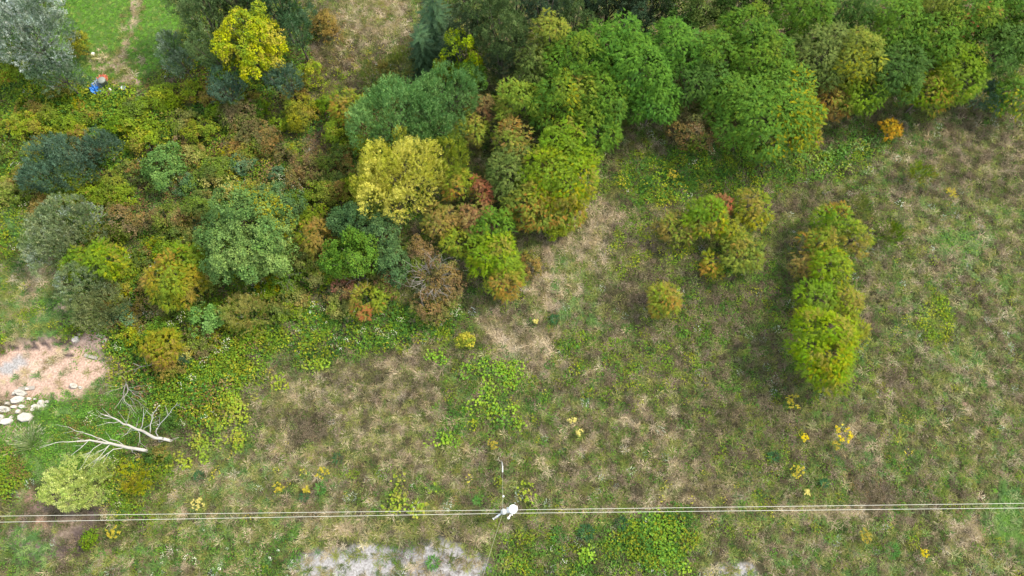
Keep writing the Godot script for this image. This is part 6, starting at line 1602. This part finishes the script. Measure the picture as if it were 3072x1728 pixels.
	dead_tree("dead_bush", "wheel of bare grey branches rising from brown scrub in mid-picture", [[Vector3(-5.58, 0.1, -15.24), Vector3(-5.52, 0.6, -15.18)], .09, .07], [[[Vector3(-5.37, 0.5, -15.23), Vector3(-4.95, 1.65, -14.86), Vector3(-4.57, 2.58, -14.62), Vector3(-4.26, 3.15, -14.5)], .035, .01],
		[[Vector3(-4.57, 2.58, -14.62), Vector3(-4.23, 3.03, -14.63)], .018, .006],
		[[Vector3(-4.95, 1.65, -14.86), Vector3(-4.57, 2.1, -14.59)], .018, .006],
		[[Vector3(-5.37, 0.5, -15.19), Vector3(-4.92, 1.88, -14.66), Vector3(-4.57, 2.66, -14.39), Vector3(-4.31, 3, -14.28)], .035, .01],
		[[Vector3(-4.57, 2.66, -14.39), Vector3(-4.24, 3.11, -14.04)], .018, .006],
		[[Vector3(-4.92, 1.88, -14.66), Vector3(-4.56, 2.33, -14.33)], .018, .006],
		[[Vector3(-5.4, 0.5, -15.14), Vector3(-4.83, 1.65, -14.43), Vector3(-4.37, 2.52, -13.94), Vector3(-4.21, 3.17, -13.57)], .035, .01],
		[[Vector3(-4.37, 2.52, -13.94), Vector3(-4, 2.97, -13.38)], .018, .006],
		[[Vector3(-4.83, 1.65, -14.43), Vector3(-4.55, 2.1, -13.79)], .018, .006],
		[[Vector3(-5.44, 0.5, -15.1), Vector3(-4.95, 1.72, -14.17), Vector3(-4.61, 2.59, -13.53), Vector3(-4.09, 3.03, -13.1)], .035, .01],
		[[Vector3(-4.61, 2.59, -13.53), Vector3(-4.11, 3.04, -13.04)], .018, .006],
		[[Vector3(-4.95, 1.72, -14.17), Vector3(-4.85, 2.17, -13.43)], .018, .006],
		[[Vector3(-5.45, 0.5, -15.09), Vector3(-5.07, 1.7, -14.24), Vector3(-4.96, 2.54, -13.65), Vector3(-4.51, 3, -13.26)], .035, .01],
		[[Vector3(-4.96, 2.54, -13.65), Vector3(-4.85, 2.99, -13.03)], .018, .006],
		[[Vector3(-5.07, 1.7, -14.24), Vector3(-4.99, 2.15, -13.6)], .018, .006],
		[[Vector3(-5.51, 0.5, -15.08), Vector3(-5.19, 1.7, -14.13), Vector3(-5.25, 2.64, -13.44), Vector3(-4.85, 3.1, -12.99)], .035, .01],
		[[Vector3(-5.25, 2.64, -13.44), Vector3(-4.96, 3.09, -12.84)], .018, .006],
		[[Vector3(-5.19, 1.7, -14.13), Vector3(-4.87, 2.15, -13.54)], .018, .006],
		[[Vector3(-5.53, 0.5, -15.07), Vector3(-5.23, 1.89, -14.18), Vector3(-5.16, 2.64, -13.61), Vector3(-5.08, 3.03, -13.24)], .035, .01],
		[[Vector3(-5.16, 2.64, -13.61), Vector3(-5.35, 3.09, -13.14)], .018, .006],
		[[Vector3(-5.23, 1.89, -14.18), Vector3(-5.41, 2.34, -13.68)], .018, .006],
		[[Vector3(-5.61, 0.5, -15.1), Vector3(-5.57, 1.79, -14.18), Vector3(-5.94, 2.56, -13.59), Vector3(-5.74, 3.1, -13.15)], .035, .01],
		[[Vector3(-5.94, 2.56, -13.59), Vector3(-5.91, 3.01, -12.93)], .018, .006],
		[[Vector3(-5.57, 1.79, -14.18), Vector3(-5.54, 2.24, -13.5)], .018, .006],
		[[Vector3(-5.64, 0.5, -15.11), Vector3(-5.75, 1.9, -14.3), Vector3(-5.84, 2.59, -13.84), Vector3(-5.78, 3.18, -13.47)], .035, .01],
		[[Vector3(-5.84, 2.59, -13.84), Vector3(-5.91, 3.04, -13.3)], .018, .006],
		[[Vector3(-5.75, 1.9, -14.3), Vector3(-5.72, 2.35, -13.72)], .018, .006],
		[[Vector3(-5.67, 0.5, -15.14), Vector3(-6.04, 1.76, -14.36), Vector3(-6.36, 2.56, -13.88), Vector3(-6.36, 3.16, -13.51)], .035, .01],
		[[Vector3(-6.36, 2.56, -13.88), Vector3(-6.87, 3.01, -13.77)], .018, .006],
		[[Vector3(-6.04, 1.76, -14.36), Vector3(-6.58, 2.21, -14.23)], .018, .006],
		[[Vector3(-5.68, 0.5, -15.17), Vector3(-5.81, 1.75, -14.61), Vector3(-5.96, 2.59, -14.25), Vector3(-6.2, 3.06, -14.05)], .035, .01],
		[[Vector3(-5.96, 2.59, -14.25), Vector3(-6.12, 3.04, -13.81)], .018, .006],
		[[Vector3(-5.81, 1.75, -14.61), Vector3(-6.03, 2.2, -14.2)], .018, .006],
		[[Vector3(-5.7, 0.5, -15.21), Vector3(-5.98, 1.73, -14.75), Vector3(-6.25, 2.57, -14.49), Vector3(-6.52, 3.03, -14.36)], .035, .01],
		[[Vector3(-6.25, 2.57, -14.49), Vector3(-6.5, 3.02, -14)], .018, .006],
		[[Vector3(-5.98, 1.73, -14.75), Vector3(-6.32, 2.18, -14.88)], .018, .006],
		[[Vector3(-5.69, 0.5, -15.27), Vector3(-6.04, 1.61, -15.08), Vector3(-6.39, 2.59, -14.96), Vector3(-6.53, 3.09, -14.96)], .035, .01],
		[[Vector3(-6.39, 2.59, -14.96), Vector3(-6.85, 3.04, -14.74)], .018, .006],
		[[Vector3(-6.04, 1.61, -15.08), Vector3(-6.31, 2.06, -15.39)], .018, .006],
		[[Vector3(-5.67, 0.5, -15.3), Vector3(-5.94, 1.8, -15.19), Vector3(-6.17, 2.55, -15.25), Vector3(-6.23, 3.19, -15.3)], .035, .01],
		[[Vector3(-6.17, 2.55, -15.25), Vector3(-6.62, 3, -15.07)], .018, .006],
		[[Vector3(-5.94, 1.8, -15.19), Vector3(-6.04, 2.25, -15.57)], .018, .006],
		[[Vector3(-5.64, 0.5, -15.33), Vector3(-5.59, 1.64, -15.16), Vector3(-5.59, 2.63, -15.09), Vector3(-5.93, 2.99, -15.2)], .035, .01],
		[[Vector3(-5.59, 2.63, -15.09), Vector3(-5.59, 3.08, -15.25)], .018, .006],
		[[Vector3(-5.59, 1.64, -15.16), Vector3(-5.54, 2.09, -15.34)], .018, .006],
		[[Vector3(-5.62, 0.5, -15.34), Vector3(-5.53, 1.6, -15.2), Vector3(-5.53, 2.52, -15.17), Vector3(-5.53, 3.15, -15.19)], .035, .01],
		[[Vector3(-5.53, 2.52, -15.17), Vector3(-5.73, 2.97, -15.17)], .018, .006],
		[[Vector3(-5.53, 1.6, -15.2), Vector3(-5.71, 2.05, -15.24)], .018, .006],
		[[Vector3(-5.56, 0.5, -15.36), Vector3(-5.45, 1.84, -15.48), Vector3(-5.26, 2.59, -15.74), Vector3(-5.74, 3.12, -15.99)], .035, .01],
		[[Vector3(-5.26, 2.59, -15.74), Vector3(-5.51, 3.04, -16.03)], .018, .006],
		[[Vector3(-5.45, 1.84, -15.48), Vector3(-5.19, 2.29, -15.83)], .018, .006],
		[[Vector3(-5.53, 0.5, -15.36), Vector3(-5.31, 1.76, -15.34), Vector3(-5.44, 2.67, -15.43), Vector3(-5.05, 2.97, -15.67)], .035, .01],
		[[Vector3(-5.44, 2.67, -15.43), Vector3(-5.21, 3.12, -15.63)], .018, .006],
		[[Vector3(-5.31, 1.76, -15.34), Vector3(-5.08, 2.21, -15.55)], .018, .006],
		[[Vector3(-5.46, 0.5, -15.34), Vector3(-5.09, 1.62, -15.52), Vector3(-4.56, 2.66, -15.65), Vector3(-4.58, 3.2, -15.87)], .035, .01],
		[[Vector3(-4.56, 2.66, -15.65), Vector3(-4.01, 3.11, -15.72)], .018, .006],
		[[Vector3(-5.09, 1.62, -15.52), Vector3(-4.63, 2.07, -15.76)], .018, .006],
		[[Vector3(-5.42, 0.5, -15.32), Vector3(-5.06, 1.85, -15.1), Vector3(-4.72, 2.66, -15.1), Vector3(-4.59, 3.17, -15.16)], .035, .01],
		[[Vector3(-4.72, 2.66, -15.1), Vector3(-4.6, 3.11, -15.31)], .018, .006],
		[[Vector3(-5.06, 1.85, -15.1), Vector3(-4.65, 2.3, -15.04)], .018, .006],
		[[Vector3(-5.4, 0.5, -15.3), Vector3(-4.82, 1.81, -15.15), Vector3(-4.61, 2.56, -15.19), Vector3(-4.15, 3.07, -15.26)], .035, .01],
		[[Vector3(-4.61, 2.56, -15.19), Vector3(-4.1, 3.01, -15.08)], .018, .006],
		[[Vector3(-4.82, 1.81, -15.15), Vector3(-4.57, 2.26, -15.43)], .018, .006],
		[[Vector3(-5.38, 0.5, -15.27), Vector3(-4.94, 1.86, -14.93), Vector3(-4.61, 2.51, -14.88), Vector3(-4.18, 3.09, -14.83)], .035, .01],
		[[Vector3(-4.61, 2.51, -14.88), Vector3(-4.19, 2.96, -14.62)], .018, .006],
		[[Vector3(-4.94, 1.86, -14.93), Vector3(-4.53, 2.31, -14.65)], .018, .006]])
	dead_tree("dead_bush", "bare grey twigs over the russet bush by the green tree", [[Vector3(-10.55, 0, -15.33), Vector3(-10.44, 0.5, -15.16)], .05, .04], [[[Vector3(-10.46, 0.4, -15.19), Vector3(-10.53, 1.5, -14.83), Vector3(-10.64, 2.3, -14.71)], .02, .006],
		[[Vector3(-10.46, 0.4, -15.19), Vector3(-10.45, 1.5, -15.04), Vector3(-10.42, 2.3, -15.07)], .02, .006],
		[[Vector3(-10.46, 0.4, -15.19), Vector3(-10.18, 1.5, -14.45), Vector3(-10.11, 2.3, -13.84)], .02, .006],
		[[Vector3(-10.46, 0.4, -15.19), Vector3(-9.9, 1.5, -14.85), Vector3(-9.42, 2.3, -14.48)], .02, .006],
		[[Vector3(-10.46, 0.4, -15.19), Vector3(-10.51, 1.5, -14.67), Vector3(-10.68, 2.3, -14.39)], .02, .006],
		[[Vector3(-10.46, 0.4, -15.19), Vector3(-10.39, 1.5, -15.16), Vector3(-10.25, 2.3, -15.26)], .02, .006],
		[[Vector3(-10.46, 0.4, -15.19), Vector3(-10.26, 1.5, -14.39), Vector3(-10.29, 2.3, -13.77)], .02, .006],
		[[Vector3(-10.46, 0.4, -15.19), Vector3(-10.05, 1.5, -14.43), Vector3(-9.86, 2.3, -13.75)], .02, .006],
		[[Vector3(-10.46, 0.4, -15.19), Vector3(-10.41, 1.5, -15.2), Vector3(-10.29, 2.3, -15.36)], .02, .006]])
	dead_tree("dead_bush", "brown bare twigs right of the large grey-green tree's foot", [[Vector3(-15.79, 0, -15.33), Vector3(-15.61, 0.5, -15.16)], .05, .04], [[[Vector3(-15.65, 0.4, -15.19), Vector3(-14.93, 1.5, -14.64), Vector3(-14.39, 2.3, -14.08)], .02, .006],
		[[Vector3(-15.65, 0.4, -15.19), Vector3(-15.03, 1.5, -15), Vector3(-14.46, 2.3, -14.79)], .02, .006],
		[[Vector3(-15.65, 0.4, -15.19), Vector3(-15.43, 1.5, -14.61), Vector3(-15.39, 2.3, -14.23)], .02, .006],
		[[Vector3(-15.65, 0.4, -15.19), Vector3(-15.03, 1.5, -15.07), Vector3(-14.43, 2.3, -14.92)], .02, .006],
		[[Vector3(-15.65, 0.4, -15.19), Vector3(-15.65, 1.5, -14.88), Vector3(-15.71, 2.3, -14.82)], .02, .006],
		[[Vector3(-15.65, 0.4, -15.19), Vector3(-14.99, 1.5, -14.65), Vector3(-14.5, 2.3, -14.11)], .02, .006],
		[[Vector3(-15.65, 0.4, -15.19), Vector3(-15.19, 1.5, -15.07), Vector3(-14.74, 2.3, -14.99)], .02, .006],
		[[Vector3(-15.65, 0.4, -15.19), Vector3(-15.05, 1.5, -14.41), Vector3(-14.71, 2.3, -13.7)], .02, .006],
		[[Vector3(-15.65, 0.4, -15.19), Vector3(-15.53, 1.5, -15.2), Vector3(-15.36, 2.3, -15.38)], .02, .006]])
	make_pole()
	make_rubbish()
	rock("small broken stone right of the largest boulder", -31.95, -7.05, 0.16, 0.13, 0.15)
	rock("small white stone above the largest boulder at left", -33.03, -7.44, 0.18, 0.16, 0.18)
	rock("white chip between largest boulder and square-cut stone", -32.14, -6.15, 0.18, 0.16, 0.18)
	rock("tiny white chip toward the pink sand", -31.56, -7.05, 0.13, 0.11, 0.12)
	rock("small stone left of the square-cut stone", -32.45, -5.81, 0.15, 0.13, 0.15)
	rock("tiny stone at the stone heap top beside the plank", -32.22, -7.71, 0.16, 0.11, 0.15)
	rock("broken stone at the frame edge left of the largest boulder", -33.31, -6.74, 0.18, 0.16, 0.2)
	rock("last small stone toward the green meadow", -30.66, -6.84, 0.16, 0.11, 0.12)
	rock("largest white boulder slab at the frame edge below the sand", -32.61, -6.97, 0.52, 0.32, 0.35)
	rock("white slab leaning on the largest boulder's upper side", -32.56, -7.44, 0.47, 0.24, 0.3)
	rock("square-cut white stone below the largest boulder", -31.51, -5.76, 0.52, 0.34, 0.35)
	rock("pale stone nearest the green meadow, upper of two", -31.05, -6.74, 0.31, 0.24, 0.25)
	rock("flat pale stone pointing into the green meadow", -30.8, -6.53, 0.41, 0.16, 0.2)
	rock("small pale stone between slabs and meadow", -31.16, -6.4, 0.26, 0.26, 0.25)
	rock("pale broken stone at the frame edge", -33.07, -6.28, 0.36, 0.26, 0.3)
	rock("low pale stone at the bottom of the stone heap", -32.69, -5.51, 0.41, 0.26, 0.3)
	rock("small pale chip inside the stone heap", -32.03, -6.48, 0.23, 0.16, 0.2)
	rock("white round stone in the grass above the sand", -29.22, -10.92, 0.24, 0.27, 0.3)
	rock("white stone at the end of the grey plank", -27.31, -10.84, 0.21, 0.19, 0.25)
	rock("pale stone at the sand's lower right rim", -29.05, -7.89, 0.24, 0.19, 0.25)
	rock("small pale flake beside the rim stone", -28.63, -7.78, 0.16, 0.11, 0.15)
	rock("pale pebble by the square-cut stone", -31.26, -6.28, 0.16, 0.13, 0.15)
	rock("grey-white chip under the largest boulder", -32.6, -6.48, 0.18, 0.13, 0.2)
	rock("pale stone cut by the frame edge", -33.16, -5.76, 0.26, 0.21, 0.25)
	plank("grey weathered plank on the sand's upper right end", Vector2(-27.98, -11.28), Vector2(-27.33, -11.09), 0.14)
	plank("pale plank lying across the pink sand", Vector2(-28.81, -9.99), Vector2(-27.88, -9.75), 0.13)
	plank("grey plank on top of the white stone heap", Vector2(-32.81, -7.7), Vector2(-31.71, -7.8), 0.16)
	plank("short pale board left of the dead snags' feet", Vector2(-22.55, -2.79), Vector2(-22.17, -2.79), 0.1)
	plume_grass("pale plumed grass tuft in the green meadow left of the snags", -30.78, -4.14, 0.6)
	goldenrod("bright goldenrod ring with a hollow middle right of the power line's brown weeds", 21.19, -4.7, 0.56)
	goldenrod("small goldenrod tuft left of the bright goldenrod ring", 18.59, -4.37, 0.23)
	goldenrod("small dull goldenrod just under the bright goldenrod ring", 20.45, -3.93, 0.25)
	goldenrod("loose goldenrod patch at the foot of the largest sumac dome", 18.14, -6.74, 0.51)
	goldenrod("goldenrod clump midway between largest sumac dome and wires", 17.83, -2.34, 0.37)
	goldenrod("tiny bright goldenrod below the wires at the field's right", 24.9, 2.49, 0.19)
	goldenrod("pale goldenrod sprig just above the wires", 18.33, -1.08, 0.17)
	goldenrod("dull mustard goldenrod clump below the wires", 21.45, 1.47, 0.41)
	goldenrod("pale goldenrod spike right of the bright green creeper", 3.87, -5.55, 0.25)
	goldenrod("single yellow goldenrod sprig in the pale straw", 1.52, -12.09, 0.16)
	goldenrod("goldenrod sprig pair left of the dark green tufts", -14.54, -1.39, 0.3)
	goldenrod("goldenrod tuft above the dark green tufts", -11.9, -2.27, 0.35)
	goldenrod("goldenrod leaning on a dark green tuft", -12.8, -1.27, 0.25)
	goldenrod("goldenrod clump above the pale bare stone patch by the wires", -19.43, -0.44, 0.39)
	goldenrod("goldenrod beside the round lime herb clump", -24.43, 1.34, 0.39)
	goldenrod("goldenrod patch high in the right field", 31.37, -21.56, 0.4)
	goldenrod("goldenrod patch under the sumac wood's lower tip", 11.5, -22.98, 0.34)
	goldenrod("faint goldenrod sprig below the pale goldenrod spike", 4.23, -4.7, 0.2)
	goldenrod("dull goldenrod patch between bright creeper and the white guy guard", -1.21, -4.08, 0.35)
	herb_tuft("dark green herb tuft above the goldenrod by the stone patch", -19.75, -2.11, 0.3)
	herb_tuft("bright green herb tuft right of the leaning goldenrod", -12.04, -1.32, 0.35)
	herb_tuft("blue-green herb tuft under the leaning goldenrod", -12.99, -0.87, 0.27)
	herb_tuft("dark green herb tuft in olive grass mid-field", -11.09, -3.16, 0.3)
	herb_tuft("green herb tuft standing alone on the grey gravel", -4.79, 3, 0.41)
	herb_tuft("dark green herb tuft below the wires, left of the light creeper", 6.78, 0.72, 0.39)
	herb_tuft("fresh green grass mound below the wires near the pole", 2.85, 1.41, 0.54)
	herb_tuft("darker green herb mound beside the fresh green grass mound", 4.56, 1.25, 0.54)
	herb_tuft("small green tuft just left of the pole", -2.2, -0.61, 0.2)
	herb_tuft("vivid green herb mound below the wires at the field's right", 23.18, 2.32, 0.53)
	herb_tuft("dark green herb tuft amid brown weeds above the wires", 16.59, -3.26, 0.35)
	herb_tuft("dark green tuft in the straw's lower half", 2.87, -12.36, 0.27)
	herb_tuft("small blue-green tuft near the goldenrod above the wires", 19.59, -1.66, 0.22)
	make_cover()
	creeper("large round-leaved yellow-green creeper trailing from the scrub's edge down to the dead snags", [[-15.57, -7.8, 1.04, 0.79], [-17.53, -6.76, 1.09, 0.92], [-18.4, -5.48, 1.49, 1.16], [-17.76, -4.48, 1.02, 0.64], [-20.01, -4.18, 1.07, 0.64], [-21.14, -3.24, 1.14, 0.76], [-20.12, -3.19, 1.06, 0.63], [-12.82, -9.12, 1.05, 0.43]], "A")
	creeper("bright green broad-leaved creeper in the middle of the field below the pale straw", [[-2.31, -8.86, 1.18, 0.96], [-0.08, -8.86, 1.26, 0.91], [-1.5, -7.02, 1.61, 1.26], [-0.33, -5.74, 1.41, 0.78], [-4.53, -4.35, 0.92, 0.56], [-5.22, -9.66, 1.05, 0.49]], "B")
	creeper("yellow-green round-leaved creeper just left of the utility pole", [[-6.16, -1.11, 1.49, 1.09], [-6.86, -0.16, 1.04, 0.62], [1.04, -1.06, 0.5, 0.4]], "A")
	creeper("light green broad-leaved creeper below the wires right of the utility pole", [[8.64, 0.58, 1.23, 0.98], [9.07, 1.51, 0.88, 0.88], [4.4, 2.53, 0.44, 0.58], [9.96, 2.64, 1.45, 0.73]], "B")
	creeper("green broad-leaved creeper along the foot of the big round sumac dome", [[22.39, -24.36, 3.77, 0.93], [26.36, -25.57, 2.34, 0.74], [19.12, -23.62, 1.73, 0.72]], "C")
	white_flowers()
